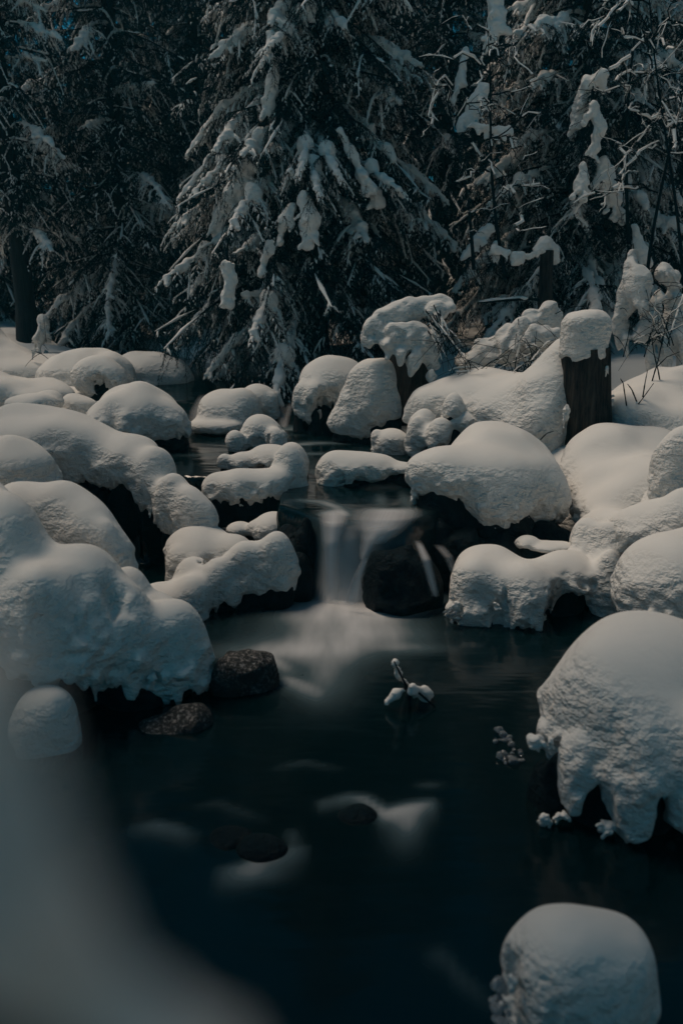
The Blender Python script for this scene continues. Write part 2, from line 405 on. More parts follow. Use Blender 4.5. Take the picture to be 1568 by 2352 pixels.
# ------------------------------------------------------------------ snow caps and boulders
def blob(spec):
    px, hx, yt, yb, Y = spec[:5]; o = spec[5] if len(spec) > 5 else {}
    cut = o.get('cut', 0.38); hy = (yb - yt) / (1 + cut); py = yt + hy
    c = at(px, py, Y); m = mpp(px, py, Y); rx = hx * m; hz = hy * m
    d = ray(px, py); th = math.atan2(-d[2], d[1])
    ry = o.get('ry', min(rx * 0.95, 0.6, hz * 1.9 + 0.05))
    rz = math.sqrt(max(hz * hz - (ry * math.sin(th)) ** 2, (0.5 * hz) ** 2)) / math.cos(th)
    return c, np.array([rx, ry, rz]), cut, o
def snow_fn(bl, k, rag, sd, subs=()):
    def f(P):
        d = None
        n9 = pn(P[:, 0] * 27, P[:, 1] * 27 + sd, P[:, 2] * 5)
        fr = rag * (0.045 * pn(P[:, 0] * 7 + sd, P[:, 1] * 7, P[:, 2] * 2) + 0.05 * pn(P[:, 0] * 15, P[:, 1] * 15 + sd, P[:, 2] * 3) - 0.16 * np.maximum(n9 - .15, 0) + .03 * n9)
        warp = 0.06 * pn3(P, 1.8, sd) + 0.032 * pn3(P, 4.6, sd + 4)
        fine = 0.030 * pn3(P, 10, sd) + 0.020 * pn3(P, 23, sd)
        for c, r, cut, o in bl:
            s = min(1.0, r.min() / 0.16)
            e = ell(P, c, r) + warp * s
            cz = c[2] - cut * r[2]
            low = sstep(c[2] + 0.5 * r[2], c[2] - .1 * r[2], P[:, 2])
            e = smax(e + s * low * fine, (cz + fr * s * 1.2 - P[:, 2]) * 0.8, max(0.05 * r[2], 0.008))
            d = e if d is None else smin(d, e, max(k * min(r.min(), 0.35), 0.01))
        for c, r, cut, o in subs:
            d = smax(d, -(ell(P, c, r) + (1.3 * fr + 1.2 * fine) * min(1, r.min() / .1)), o.get('k', 0.05))
        return d
    return f
def rock_fn(rk, sd, amp=0.07):
    def f(P):
        n = amp * pn3(P, 2.6, sd) + amp * 0.9 * np.abs(pn3(P, 4.3, sd + 3)) + amp * .5 * np.abs(pn3(P, 9, sd + 5)) + 0.012 * pn3(P, 19, sd)
        d = None
        for c, r in rk:
            e = ell(P, c, r) + n * min(1, r.min() / 0.2)
            d = e if d is None else smin(d, e, 0.06)
        return d
    return f
NBLD = [0]
def snowy(name, label, cat, specs, base, group='snow capped boulders in the stream', k=0.55, rag=1.0, vox=None, rock=True, rs=0.92, rockmat=None):
    NBLD[0] += 1; sd = 3.17 * NBLD[0]
    al = [blob(s) for s in specs]
    bl = [b for b in al if 'sub' not in b[3]]; subs = [b for b in al if 'sub' in b[3]]
    cc = np.mean([b[0] for b in bl], 0)
    root = thing(name, (cc[0], cc[1], base), label, cat, group); L = np.array(root.location)
    h = vox or max(0.0025 * float(np.mean([b[0][1] for b in bl])), 0.007)
    lo = np.min([np.r_[c[:2] - r[:2], c[2] - cut * r[2]] for c, r, cut, o in bl], 0) - 0.10; hi = np.max([c + r for c, r, _, _ in bl], 0) + 0.09
    v, f = surf(snow_fn(bl, k, rag, sd, subs), lo, hi, h)
    link('snow_cap', mesh_np('snow_cap', v - L, f, SNOW), root)
    if rock:
        rk = []
        for c, r, cut, o in bl:
            if o.get('rock', 1) == 0: continue
            top, bot = c[2] + 0.1 * r[2], min(base - 0.2, c[2] - r[2] * 0.6)
            s = rs * o.get('rs', 1.0)
            rk.append((np.array([c[0], c[1] + 0.05 * r[1], (top + bot) / 2]), np.array([s * r[0], s * r[1], (top - bot) / 2])))
        if rk:
            lo = np.min([c - r for c, r in rk], 0) - 0.1; hi = np.max([c + r for c, r in rk], 0) + 0.1
            v, f = surf(rock_fn(rk, sd), lo, hi, h * 1.4)
            link('rock', mesh_np('rock', v - L, f, rockmat or ROCK), root)
    return root
def drips(root, specs):
    """ragged snow or ice fringe that clings to a rock: (px, py, hx, hy, Y)"""
    for i, (px, py, hx, hy, Y) in enumerate(specs):
        c = at(px, py, Y); m = mpp(px, py, Y); sd = px * 0.37 + py; rng = np.random.RandomState(int(px + py))
        r = np.array([hx * m, min(hx, hy) * m * 0.8, hy * m]); q = r.min()
        fg = []
        for _ in range(5):
            a_ = c + r * rng.uniform(-.6, .6, 3); b_ = a_ + r * np.array([rng.uniform(-.6, .6), -.1, rng.uniform(-1.1, .3)])
            fg.append((a_, b_, q * rng.uniform(.3, .5), q * rng.uniform(.08, .2)))
        def f(P):
            d = ell(P, c, r * .62)
            for g in fg: d = smin(d, cap(P, *g), q * .25)
            return d + q * (0.35 * pn3(P, 0.9 / q, sd) + 0.25 * pn3(P, 2.4 / q, sd))
        v, fc = surf(f, c - r * 2.2, c + r * 1.8, max(q / 6, 0.004))
        if len(v): link('snow_lump', mesh_np('snow_lump', v - np.array(root.location), fc, SNOW), root)

# near left bank
t = snowy('snow_bank', 'massive lumpy snow bank draped over rocks at the left edge of the stream', 'snow bank', [
    (40, 125, 1140, 1450, 3.55), (-90, 150, 1060, 1450, 3.7), (190, 135, 1225, 1490, 3.55), (165, 88, 1108, 1320, 4.15), (60, 120, 1112, 1330, 4.2),
    (255, 55, 1190, 1380, 3.95), (295, 80, 1330, 1540, 3.5), (395, 72, 1385, 1560, 3.6), (320, 70, 1340, 1480, 3.8), (130, 100, 1300, 1500, 3.4),
    (203, 10, 1292, 1325, 3.32, {'sub': 1, 'k': .09}), (262, 9, 1330, 1380, 3.42, {'sub': 1, 'k': .08}), (98, 16, 1360, 1470, 3.12, {'sub': 1, 'k': .1}), (215, 90, 1150, 1330, 4.05), (300, 60, 1290, 1420, 3.75), (365, 50, 1360, 1450, 3.75)],
    0, 'snow banks beside the stream', k=0.62)
drips(t, [(350, 1560, 14, 22, 3.4), (300, 1585, 8, 14, 3.4)])
snowy('snowy_boulder', 'smooth snow hump cut by the left picture edge above the lumpy bank', 'boulder', [
    (25, 92, 998, 1140, 4.9), (-80, 110, 985, 1160, 4.9)], 0.0)
t = snowy('snow_ridge', 'long curved snow ridge overhanging dark rock, ending in a knob at the water', 'snow bank', [
    (95, 135, 932, 1060, 6.0), (10, 110, 938, 1050, 6.1), (200, 85, 965, 1082, 5.9), (300, 66, 1001, 1092, 5.75), (358, 44, 1030, 1150, 5.6),
    (400, 44, 1085, 1205, 5.4), (435, 40, 1125, 1218, 5.3), (465, 36, 1152, 1220, 5.25, {'cut': .5})], 0.0, 'snow banks beside the stream', k=0.75)
drips(t, [(372, 1195, 10, 24, 5.3), (345, 1170, 8, 18, 5.4)])
snowy('snowy_boulder', 'broad smooth snow dome with rough front, behind the curved ridge', 'boulder', [
    (315, 108, 873, 998, 7.6), (245, 55, 915, 985, 7.4), (385, 46, 915, 1002, 7.5)], 0.5)
snowy('snowy_boulder', 'low round snow cushion left of the broad snow dome', 'boulder', [(187, 50, 896, 958, 8.1)], 0.6)
snowy('snowy_boulder', 'tiny snow cushion tucked between ridge and broad dome', 'boulder', [(240, 20, 986, 1016, 6.9)], 0.55, rock=False)
snowy('snowy_boulder', 'snow hood with a dark ragged hollow, far left bank', 'boulder', [
    (232, 56, 828, 905, 9.0, {'cut': .7}), (222, 34, 868, 915, 8.6, {'sub': 1, 'k': .02, 'ry': .35})], 0.8, rs=0.8)
snowy('snowy_boulder', 'wide snow mound directly behind the hollowed snow hood', 'boulder', [
    (200, 105, 806, 930, 10.0, {'cut': .9}), (265, 38, 812, 920, 9.8, {'cut': .9})], 0.8, rock=False)
snowy('snowy_boulder', 'flat smooth snow mound at the left picture edge, far bank', 'boulder', [
    (70, 95, 872, 945, 8.4, {'cut': .8}), (120, 40, 880, 940, 8.5, {'cut': .8}), (-40, 120, 855, 950, 8.4, {'cut': .8})], 0.7, rock=False)
snowy('snowy_boulder', 'small twin snow cushion in front of the flat far mound', 'boulder', [
    (110, 38, 892, 945, 7.8, {'cut': .8}), (75, 60, 898, 950, 7.6, {'cut': .8})], 0.7, rock=False)
snowy('snowy_boulder', 'gentle far snow mound below the dark spruces, shaded right flank', 'boulder', [
    (340, 95, 806, 930, 10.8, {'cut': .9}), (400, 45, 825, 920, 10.6, {'cut': .9})], 0.8, rock=False)
# stream centre
snowy('snowy_boulder', 'rounded snowy boulder below the hanging spruce boughs, dark right side', 'boulder', [
    (520, 58, 903, 985, 8.5), (560, 40, 893, 965, 8.55), (492, 30, 925, 990, 8.4, {'cut': .6}), (500, 60, 960, 992, 8.3, {'cut': .7})], 0.5)
snowy('snowy_boulder', 'pale snow lobe half hidden behind the rounded boulder upstream', 'boulder', [
    (592, 42, 886, 945, 9.0), (626, 16, 905, 965, 8.9)], 0.6)
snowy('snowy_boulder', 'hooded snow boulder with a dark cave in its front, mid stream', 'boulder', [
    (597, 50, 950, 1030, 7.5, {'cut': .6}), (540, 26, 985, 1042, 7.3, {'cut': .7}), (632, 24, 980, 1046, 7.35, {'cut': .7}), (588, 20, 1004, 1048, 7.1, {'sub': 1, 'k': .02, 'ry': .26})], 0.5, rs=0.8, k=.8)
t = snowy('snowy_boulder', 'curled ring of snow on a boulder, mid stream', 'boulder', [
    (500, 38, 1080, 1140, 5.8), (555, 60, 1072, 1132, 5.8), (615, 55, 1066, 1134, 5.8), (658, 42, 1024, 1138, 5.95), (625, 52, 1020, 1072, 6.5, {'ry': .16}), (665, 34, 1022, 1090, 6.3), (560, 40, 1040, 1075, 6.5, {'ry': .1}),
    (516, 18, 1042, 1072, 6.5), (570, 45, 1062, 1082, 6.1, {'sub': 1, 'ry': .16, 'k': .05})], 0.15, k=0.5)
drips(t, [(540, 1148, 14, 22, 5.7), (555, 1166, 20, 11, 5.7)])
t = snowy('snowy_boulder', 'wide saddle shaped snow boulder left of the waterfall foot', 'boulder', [
    (635, 58, 1222, 1345, 4.75), (570, 58, 1238, 1360, 4.75), (505, 48, 1285, 1380, 4.7), (470, 80, 1215, 1290, 5.15), (412, 30, 1260, 1330, 5.0), (545, 50, 1225, 1295, 5.05), (450, 40, 1290, 1370, 4.75),
    (435, 42, 1330, 1420, 4.55), (375, 55, 1345, 1410, 4.55), (495, 22, 1285, 1305, 4.75, {'sub': 1, 'k': .07})], 0.0, k=0.65)
snowy('snowy_boulder', 'small low snow cap with icy tip above the saddle boulder', 'boulder', [
    (622, 44, 1183, 1228, 5.4), (548, 30, 1198, 1224, 5.45), (585, 20, 1196, 1222, 5.4)], 0.0)
snowy('snowy_boulder', 'log shaped snow slab tapering right, above the waterfall', 'boulder', [
    (768, 38, 1032, 1118, 6.05, {'cut': .7}), (815, 60, 1028, 1085, 6.05, {'cut': .3}), (870, 50, 1036, 1085, 6.05, {'cut': .3}), (918, 40, 1056, 1084, 6.0)], 0.45, rs=.95, k=.8)
t = snowy('snowy_boulder', 'great snow dome on a black boulder right of the waterfall', 'boulder', [
    (1108, 80, 961, 1090, 5.9), (1120, 130, 1000, 1145, 5.65), (1035, 85, 1035, 1115, 5.4), (1150, 90, 1075, 1185, 5.35), (1238, 66, 1075, 1180, 5.5), (1200, 80, 1030, 1150, 5.7), (985, 36, 1065, 1115, 5.45)], 0.2, k=0.8, rs=0.97)
drips(t, [(952, 1125, 14, 50, 5.35), (1148, 1185, 12, 22, 5.1), (1215, 1160, 10, 20, 5.2)])
snowy('snow_bank', 'flowing snow bank with a dome below the tall stump and a sagging shelf', 'snow bank', [
    (1358, 76, 980, 1100, 6.2), (1430, 85, 1030, 1150, 6.0), (1310, 42, 1060, 1130, 6.05), (1510, 100, 1000, 1160, 6.2), (1380, 60, 1085, 1150, 5.8),
    (1480, 90, 1075, 1200, 5.5), (1560, 90, 1060, 1220, 5.4), (1420, 70, 1120, 1210, 5.4), (1490, 75, 1140, 1265, 4.75), (1440, 70, 1165, 1240, 4.95), (1560, 60, 1120, 1265, 4.6), (1390, 55, 1160, 1240, 5.1)], 0.15, 'snow banks beside the stream', k=1.3, rs=.9)
t = snowy('snowy_boulder', 'bulky snow boulder with ragged icy foot right of the waterfall pool', 'boulder', [
    (1130, 90, 1246, 1360, 4.75), (1082, 56, 1290, 1420, 4.55), (1205, 58, 1295, 1415, 4.5), (1290, 75, 1250, 1345, 4.7), (1345, 58, 1172, 1290, 4.95), (1400, 45, 1200, 1330, 4.8), (1392, 34, 1260, 1400, 4.62),
    (1150, 30, 1380, 1440, 4.3, {'sub': 1, 'k': .03}), (1290, 40, 1345, 1420, 4.45, {'sub': 1, 'k': .05})], 0.0, k=1.1, rs=.88)
drips(t, [(1045, 1395, 14, 24, 4.42), (1140, 1395, 12, 18, 4.38)])
snowy('snowy_boulder', 'thin snow wedge behind the bulky ragged boulder', 'boulder', [(1212, 30, 1226, 1254, 5.0), (1255, 40, 1238, 1262, 4.95), (1290, 30, 1240, 1262, 4.95)], 0.1)
snowy('snowy_boulder', 'upright snow pillar cut by the right picture edge', 'boulder', [
    (1548, 46, 985, 1180, 5.0, {'cut': .7}), (1600, 60, 960, 1180, 5.0)], 0.4)
snowy('snowy_boulder', 'round snow dome at the right edge above the large cap', 'boulder', [
    (1545, 118, 1228, 1440, 4.0, {'cut': .6}), (1640, 110, 1200, 1440, 4.1)], 0.0)
t = snowy('snowy_boulder', 'large textured snow cap with leg-like lobes, right foreground', 'boulder', [
    (1475, 200, 1410, 1750, 2.85), (1370, 100, 1500, 1740, 2.75), (1470, 130, 1590, 1790, 2.62), (1330, 50, 1690, 1860, 2.6, {'cut': .75, 'rock': 0}), (1465, 62, 1680, 1915, 2.5, {'cut': .75, 'rock': 0}),
    (1570, 66, 1650, 1880, 2.5, {'cut': .7, 'rock': 0}), (1640, 120, 1480, 1780, 2.8), (1398, 40, 1770, 2060, 2.36, {'sub': 1, 'k': .04, 'ry': .42}), (1262, 50, 1735, 2000, 2.45, {'sub': 1, 'k': .04, 'ry': .42}), (1530, 30, 1780, 2060, 2.36, {'sub': 1, 'k': .05, 'ry': .4})], 0.0, k=0.75, rs=.86)
drips(t, [(1236, 1705, 28, 26, 2.66), (1262, 1712, 14, 34, 2.64), (1246, 1890, 18, 36, 2.55), (1292, 1872, 24, 18, 2.54), (1385, 1900, 32, 22, 2.48)])
t = snowy('snowy_boulder', 'dim snow cap with dark hollows at the bottom of the picture', 'boulder', [
    (1312, 132, 2100, 2340, 1.72, {'cut': .6}), (1418, 66, 2150, 2350, 1.72, {'cut': .6}), (1240, 68, 2120, 2300, 1.72, {'cut': .5}), (1420, 58, 2200, 2420, 1.66, {'cut': .7}), (1290, 60, 2190, 2380, 1.62, {'cut': .6}), (1350, 90, 2150, 2330, 1.66, {'cut': .5}),
    (1185, 44, 2250, 2440, 1.5, {'sub': 1, 'k': .05, 'ry': .2})], 0.0, k=1.5, rs=.9)
drips(t, [(1178, 2260, 16, 30, 1.62), (1150, 2310, 10, 20, 1.6), (1250, 2320, 18, 24, 1.56)])
snowy('snowy_boulder', 'small blunt snow block in the dark water at the left', 'boulder', [(98, 66, 1588, 1715, 3.14, {'cut': .45}), (140, 30, 1600, 1720, 3.1, {'cut': .6})], 0.0, rs=.95, k=1.4, rag=1.6)

# right bank
snowy('snow_bank', 'sloping snow bank spread below and left of the tall stump', 'snow bank', [
    (1180, 125, 850, 960, 7.3), (1232, 66, 890, 1050, 6.6), (1090, 90, 868, 940, 7.6), (1010, 70, 895, 975, 7.5), (1262, 55, 820, 1000, 6.75), (1160, 90, 900, 1000, 7.0), (1285, 30, 790, 940, 6.75)], 0.5, 'snow banks beside the stream', k=1.2, rs=.85)
snowy('snowy_boulder', 'small snow block with a rough dark face on the right bank', 'boulder', [(1042, 30, 894, 958, 7.0)], .6, rs=.9)
snowy('snowy_boulder', 'lumpy twin snow boulder at the water below the right bank', 'boulder', [
    (975, 42, 932, 1010, 7.1), (955, 28, 950, 1045, 7.0, {'cut': .6}), (1010, 40, 950, 1020, 6.9), (1070, 45, 940, 985, 7.0)], .5)
snowy('snowy_boulder', 'low bright snow lump left of the twin boulder', 'boulder', [(900, 42, 982, 1045, 7.3, {'cut': .6}), (865, 16, 985, 1020, 7.3)], .5, rs=.7)
snowy('snowy_boulder', 'tall snow shoulder with ragged dark front under the fallen stump', 'boulder', [
    (755, 76, 822, 925, 8.6, {'cut': .5}), (692, 25, 880, 955, 8.4, {'cut': .6}), (725, 28, 880, 970, 8.3, {'cut': .7}), (805, 46, 840, 965, 8.5, {'cut': .7}), (755, 38, 905, 975, 8.1, {'sub': 1, 'k': .03, 'ry': .35})], .5, rs=.85, k=.8)
snowy('snowy_boulder', 'pair of snow lobes at the water below the fallen stump', 'boulder', [
    (800, 46, 935, 1005, 7.9, {'cut': .7}), (850, 54, 835, 965, 7.9, {'cut': .7}), (885, 26, 830, 920, 7.8), (830, 50, 900, 990, 7.95, {'cut': .7}), (905, 22, 905, 960, 7.75), (870, 34, 880, 960, 7.8)], .5, k=.9)
snowy('snow_bank', 'smooth high snow slope right of the tall stump', 'snow bank', [
    (1490, 110, 885, 1010, 7.0), (1560, 120, 860, 1020, 7.2), (1430, 50, 930, 1040, 6.8), (1470, 90, 960, 1080, 6.6), (1560, 90, 930, 1080, 6.6)], .6, 'snow banks beside the stream', k=1.3, rock=False)
snowy('snow_bank', 'far snow drift piled against the spruce at the left picture edge', 'snow bank', [
    (-45, 60, 730, 880, 10.6, {'cut': .9}), (0, 60, 790, 890, 10.5, {'cut': .9}), (60, 90, 818, 900, 10.4, {'cut': .9})], 1.0, 'snow banks beside the stream', k=1.2, rock=False)

# rocks without snow
def bare_rock(name, label, specs, base, m=ROCKB, amp=0.07):
    rk = []
    for px, hx, yt, yb, Y in specs:
        hy = (yb - yt) / 2; c = at(px, yt + hy, Y); s = mpp(px, yt + hy, Y)
        rk.append((c, np.array([hx * s, hx * s * 0.8, max(hy * s * 0.92, 0.03)])))
    cc = np.mean([c for c, _ in rk], 0)
    root = thing(name, (cc[0], cc[1], base), label, 'rock')
    lo = np.min([c - r for c, r in rk], 0) - 0.12; hi = np.max([c + r for c, r in rk], 0) + 0.12
    v, f = surf(rock_fn(rk, cc[0] * 31 + 5, amp), lo, hi, max(0.0019 * cc[1], .006))
    link('stone', mesh_np('stone', v - np.array(root.location), f, m), root)
    return root
bare_rock('bare_rock', 'black wet rock rising in the waterfall', [(915, 92, 1226, 1460, 4.72), (968, 56, 1250, 1450, 4.75), (880, 58, 1246, 1440, 4.66)], 0, ROCK, .07)
bare_rock('bare_rock', 'black ledge rock left of the falling water', [(705, 40, 1165, 1430, 4.95), (660, 55, 1185, 1430, 5.05), (690, 40, 1250, 1430, 4.8)], 0, ROCK, .08)
bare_rock('bare_rock', 'black ledge rock right of the falling water below the great dome', [(1005, 50, 1165, 1420, 5.15), (1070, 75, 1180, 1420, 5.1), (1150, 90, 1190, 1400, 5.1), (1240, 80, 1180, 1400, 5.3), (960, 30, 1180, 1300, 5.2)], 0, ROCK, .08)
bare_rock('bare_rock', 'black rock showing between the lobes of the large cap', [(1285, 62, 1690, 1985, 2.66), (1400, 110, 1740, 2000, 2.66), (1240, 40, 1715, 1960, 2.72)], 0, ROCK, .06)
bare_rock('bare_rock', 'rounded frost speckled rock at the foot of the snow bank', [(565, 90, 1492, 1655, 3.66), (525, 60, 1508, 1645, 3.6), (600, 52, 1515, 1650, 3.65)], 0, ROCKB, .08)
bare_rock('bare_rock', 'flat frost speckled rock tapering left, below the rounded rock', [(432, 58, 1610, 1705, 3.3), (375, 62, 1648, 1700, 3.27)], 0, ROCKB, .06)
bare_rock('bare_rock', 'dark rock just breaking the water in the lower stream', [(530, 62, 1890, 1990, 2.48)], 0, ROCK)
bare_rock('bare_rock', 'low black rock under the hooked white crest in the lower pool', [(820, 52, 1840, 1930, 2.62)], 0, ROCK, .04)
bare_rock('bare_rock', 'low black rock above the slanting white crest in the lower pool', [(600, 62, 1912, 2000, 2.42)], 0, ROCK, .04)
bare_rock('bare_rock', 'black rock shelf above the waterfall, under the log shaped slab', [(860, 90, 1092, 1150, 6.0)], .55, ROCK)

# near snow heap beside the lens
root = thing('snow_bank', (-0.3, 0.1, 0.2), 'blurred snow heap close to the lens, lower left corner', 'snow bank', 'snow banks beside the stream')
def nearf(P):
    d = cap(P, np.array([-0.36, 0.12, 0.0]), np.array([-0.31, 0.10, 1.52]), 0.26, 0.16)
    d = smin(d, cap(P, np.array([-.25, .09, 1.60]), np.array([-.09, .09, 1.80]), .09, .025), .03)
    for px, py, Y, w in ((-60, 1490, .085, 90), (-150, 1720, .085, 180), (-160, 1860, .085, 235), (-110, 1990, .084, 220), (0, 2110, .083, 180), (130, 2230, .083, 150), (260, 2340, .083, 120), (400, 2440, .083, 115), (540, 2540, .083, 115)):
        r = w * mpp(px, py, Y); d = smin(d, ell(P, at(px, py, Y), (r, r, r)), 0.012)
    return d + 0.003 * pn3(P, 30, 2)
v, f = surf(nearf, (-0.68, -0.2, -0.2), (0.08, 0.42, 1.86), 0.008)
link('snow_mass', mesh_np('snow_mass', v - np.array(root.location), f, SNOW), root)

# ------------------------------------------------------------------ tubes (limbs, twigs, snow on twigs)
def tubes(paths, sides=5, flat=1.0, lift=0.0):
    """paths: list of (pts Nx3, radii N)"""
    VV, FF, n0 = [], [], 0
    ang = np.arange(sides) * 2 * math.pi / sides
    for p, r in paths:
        p = np.asarray(p, float); r = np.asarray(r, float); n = len(p)
        t = np.gradient(p, axis=0); t /= np.maximum(np.linalg.norm(t, axis=1)[:, None], 1e-9)
        s = np.cross(t, [0, 0, 1.0]); ln = np.linalg.norm(s, axis=1)[:, None]
        s = np.where(ln > 0.05, s / np.maximum(ln, 1e-9), np.array([1.0, 0, 0])); u = np.cross(s, t)
        v = p[:, None] + r[:, None, None] * (np.cos(ang)[None, :, None] * s[:, None] + flat * np.sin(ang)[None, :, None] * u[:, None])
        if lift: v = v + lift * r[:, None, None] * np.array([0, 0, 1.0])
        i = n0 + np.arange(n * sides).reshape(n, sides); j = np.roll(i, -1, 1)
        FF.append(np.stack([i[:-1], i[1:], j[1:], j[:-1]], -1).reshape(-1, 4)); VV.append(v.reshape(-1, 3)); n0 += n * sides
    if not VV: return np.zeros((0, 3)), np.zeros((0, 4), int)
    return np.concatenate(VV), np.concatenate(FF)

# ------------------------------------------------------------------ spruce branches
def needle_tris(A, D, L, rng):
    """needles along segments A -> A + D*L"""
    per = 9; n = len(A); V = []
    t = (np.arange(per) + 0.5) / per
    P = A[:, None] + D[:, None] * (L[:, None] * t[None])[..., None]
    rv = rng.normal(size=(n, per, 3)); rv -= (rv * D[:, None]).sum(-1, keepdims=True) * D[:, None]
    rv /= np.maximum(np.linalg.norm(rv, axis=-1, keepdims=True), 1e-6)
    nd_ = rv * 0.85 + D[:, None] * 0.65
    nl = rng.uniform(0.015, 0.026, (n, per, 1))
    sd = np.cross(nd_, rng.normal(size=(n, per, 3))); sd /= np.maximum(np.linalg.norm(sd, axis=-1, keepdims=True), 1e-6)
    w = 0.0036
    V = np.stack([P - sd * w, P + sd * w, P + nd_ * nl], 2).reshape(-1, 3)
    return V, np.arange(len(V)).reshape(-1, 3)
def make_branch(seed, L, droop, heavy):
    rng = np.random.RandomState(seed)
    N = 22; t = np.linspace(0, 1, N)
    wig = rng.normal(0, 0.03, 3)
    x = L * (t - 0.12 * droop * t ** 2); z = L * (0.10 * t - droop * 0.62 * t ** 1.7 + 0.06 * t ** 5)
    y = L * (wig[0] * np.sin(3 * t) + wig[1] * np.sin(7 * t))
    limb = np.stack([x, y, z], 1)
    wood = [(limb, 0.004 + 0.016 * (L / 2) * (1 - t) ** 0.8)]
    segA, segD, segL = [], [], []
    snowp, dabs = [], []
    s = 0.10; side = 1
    tw_list = []
    while s < 0.99:
        side = -side
        p = np.array([np.interp(s, t, limb[:, i]) for i in range(3)])
        fw = np.array([np.interp(min(s + .03, 1), t, limb[:, i]) for i in range(3)]) - np.array([np.interp(s - .03, t, limb[:, i]) for i in range(3)])
        fw /= np.linalg.norm(fw)
        lat = np.cross([0, 0, 1.0], fw); lat /= np.linalg.norm(lat)
        a = R(rng.uniform(18, 85))
        ln = (0.12 + 0.30 * math.sin(math.pi * min(1, s * 0.95 + .05)) ** 0.8) * (0.35 + 0.32 * L) * rng.uniform(.3, 1.3)
        d = fw * math.cos(a) + side * lat * math.sin(a) + np.array([0, 0, rng.uniform(-.5, .15)])
        m = 8; tt = np.linspace(0, 1, m)
        tw = p + d * (ln * tt)[:, None] + np.array([0, 0, -1.0]) * (ln * rng.uniform(.3, 1.1) * tt ** 1.8)[:, None]
        tw += rng.normal(0, .05, 3) * ln * np.sin(tt * math.pi)[:, None]
        wood.append((tw, 0.0035 * (1 - 0.7 * tt))); tw_list.append((s, tw, ln))
        k = 0.10
        sd2 = 1; loaded = rng.rand() < (.55 if heavy else .11)
        while k < 1.0:
            sd2 = -sd2
            q = np.array([np.interp(k, tt, tw[:, i]) for i in range(3)])
            td = tw[min(int(k * (m - 1)) + 1, m - 1)] - tw[int(min(k, .99) * (m - 1))]; td /= np.linalg.norm(td) + 1e-9
            l2 = np.cross([0, 0, 1.0], td); l2 /= np.linalg.norm(l2) + 1e-9
            dd = td * rng.uniform(.45, .8) + sd2 * l2 * rng.uniform(.4, .85) + np.array([0, 0, -rng.uniform(.25, .95)])
            dd /= np.linalg.norm(dd)
            sl_ = rng.uniform(.05, .13) * (1.15 - .5 * k)
            segA.append(q); segD.append(dd); segL.append(sl_)
            if rng.rand() < (.9 if loaded else .05):
                e0, e1 = q + dd * sl_ * rng.uniform(0, .35), q + dd * sl_ * rng.uniform(.7, 1.05)
                rr = rng.uniform(.006, .017)
                mid = (e0 + e1) / 2 + np.array([0, 0, rr * .5])
                dabs.append((np.stack([e0, mid, e1]), np.array([rr * .35, rr, rr * .25])))
            k += rng.uniform(.022, .04) / max(ln, .12)
        td = tw[-1] - tw[-2]; td /= np.linalg.norm(td)
        segA.append(tw[-1]); segD.append(td); segL.append(.06)
        for i in range(m - 1):                                     # needles on the twig itself
            dv = tw[i + 1] - tw[i]; l = np.linalg.norm(dv); segA.append(tw[i]); segD.append(dv / l); segL.append(l)
        if loaded and rng.rand() < .8:
            i0 = rng.randint(0, 3); i1 = rng.randint(5, m + 1)
            q = tw[i0:i1]; n = len(q); u = np.linspace(0, 1, n)
            r = rng.uniform(.010, .022) * (1.25 if heavy else 1) * (np.sin(math.pi * np.clip(u, .06, .95)) ** .5) * rng.uniform(.6, 1.35, n)
            snowp.append((q, np.maximum(r, .002)))
        s += rng.uniform(.026, .042) / L * 1.1
    V1, F1 = tubes(wood, 4)
    V2, F2 = needle_tris(np.array(segA), np.array(segD), np.array(segL), rng)
    me = mesh_np('branch', np.concatenate([V1, V2]), [F1, F2 + len(V1)], [TWIG, NEEDLE], False, np.r_[np.zeros(len(F1)), np.ones(len(F2))])
    # snow: a broken roll along the limb, rolls on twigs, dabs on the sprays
    i = 0
    while i < N - 2:
        j = min(N, i + rng.randint(3, 9))
        if rng.rand() < (.9 if heavy else .4):
            q = limb[i:j]; n = len(q); u = np.linspace(0, 1, n)
            r = rng.uniform(.016, .03) * (1.5 if heavy else 1) * np.sin(math.pi * np.clip(u, .05, .95)) ** .5 * rng.uniform(.6, 1.4, n)
            if n > 1: snowp.append((q, np.maximum(r, .003)))
        i = j - 1
    sv_, sf_ = tubes(snowp, 7, .75, .55); dv_, df_ = tubes(dabs, 5, .9, .3)
    VS = [sv_, dv_]; FS = [sf_, df_ + len(sv_)]; n0 = len(sv_) + len(dv_)
    if heavy:                                                       # thick pillow on the outer half
        a0 = rng.uniform(.25, .5); idx = np.linspace(a0, rng.uniform(.85, 1.0), 7)
        C = np.stack([np.interp(idx, t, limb[:, i]) for i in range(3)], 1) + [0, 0, .02]
        rad = rng.uniform(.022, .085, 7) * (0.6 + .22 * L) * np.array([.6, .9, 1.1, 1.2, 1.1, .9, .55])
        arms = []
        for s_, tw, ln in tw_list:
            if a0 < s_ and rng.rand() < .30: arms.append((tw[0], tw[min(5, len(tw) - 1)], rng.uniform(.022, .045), .012))
        sdn = seed * 1.3
        def f(P):
            d = None
            for q in range(6):
                e = cap(P, C[q], C[q + 1], rad[q], rad[q + 1]); d = e if d is None else smin(d, e, .03)
            for a_, b_, r1, r2 in arms: d = smin(d, cap(P, a_, b_, r1, r2), .035)
            lz = np.interp(P[:, 0], limb[:, 0], limb[:, 2])
            fr = .05 * pn3(P, 9, sdn) + .05 * pn3(P, 24, sdn)
            d = smax(d, (lz - .055 + fr - P[:, 2]) * .7, .015)
            return d + .022 * pn3(P, 9, sdn) + .012 * pn3(P, 26, sdn)
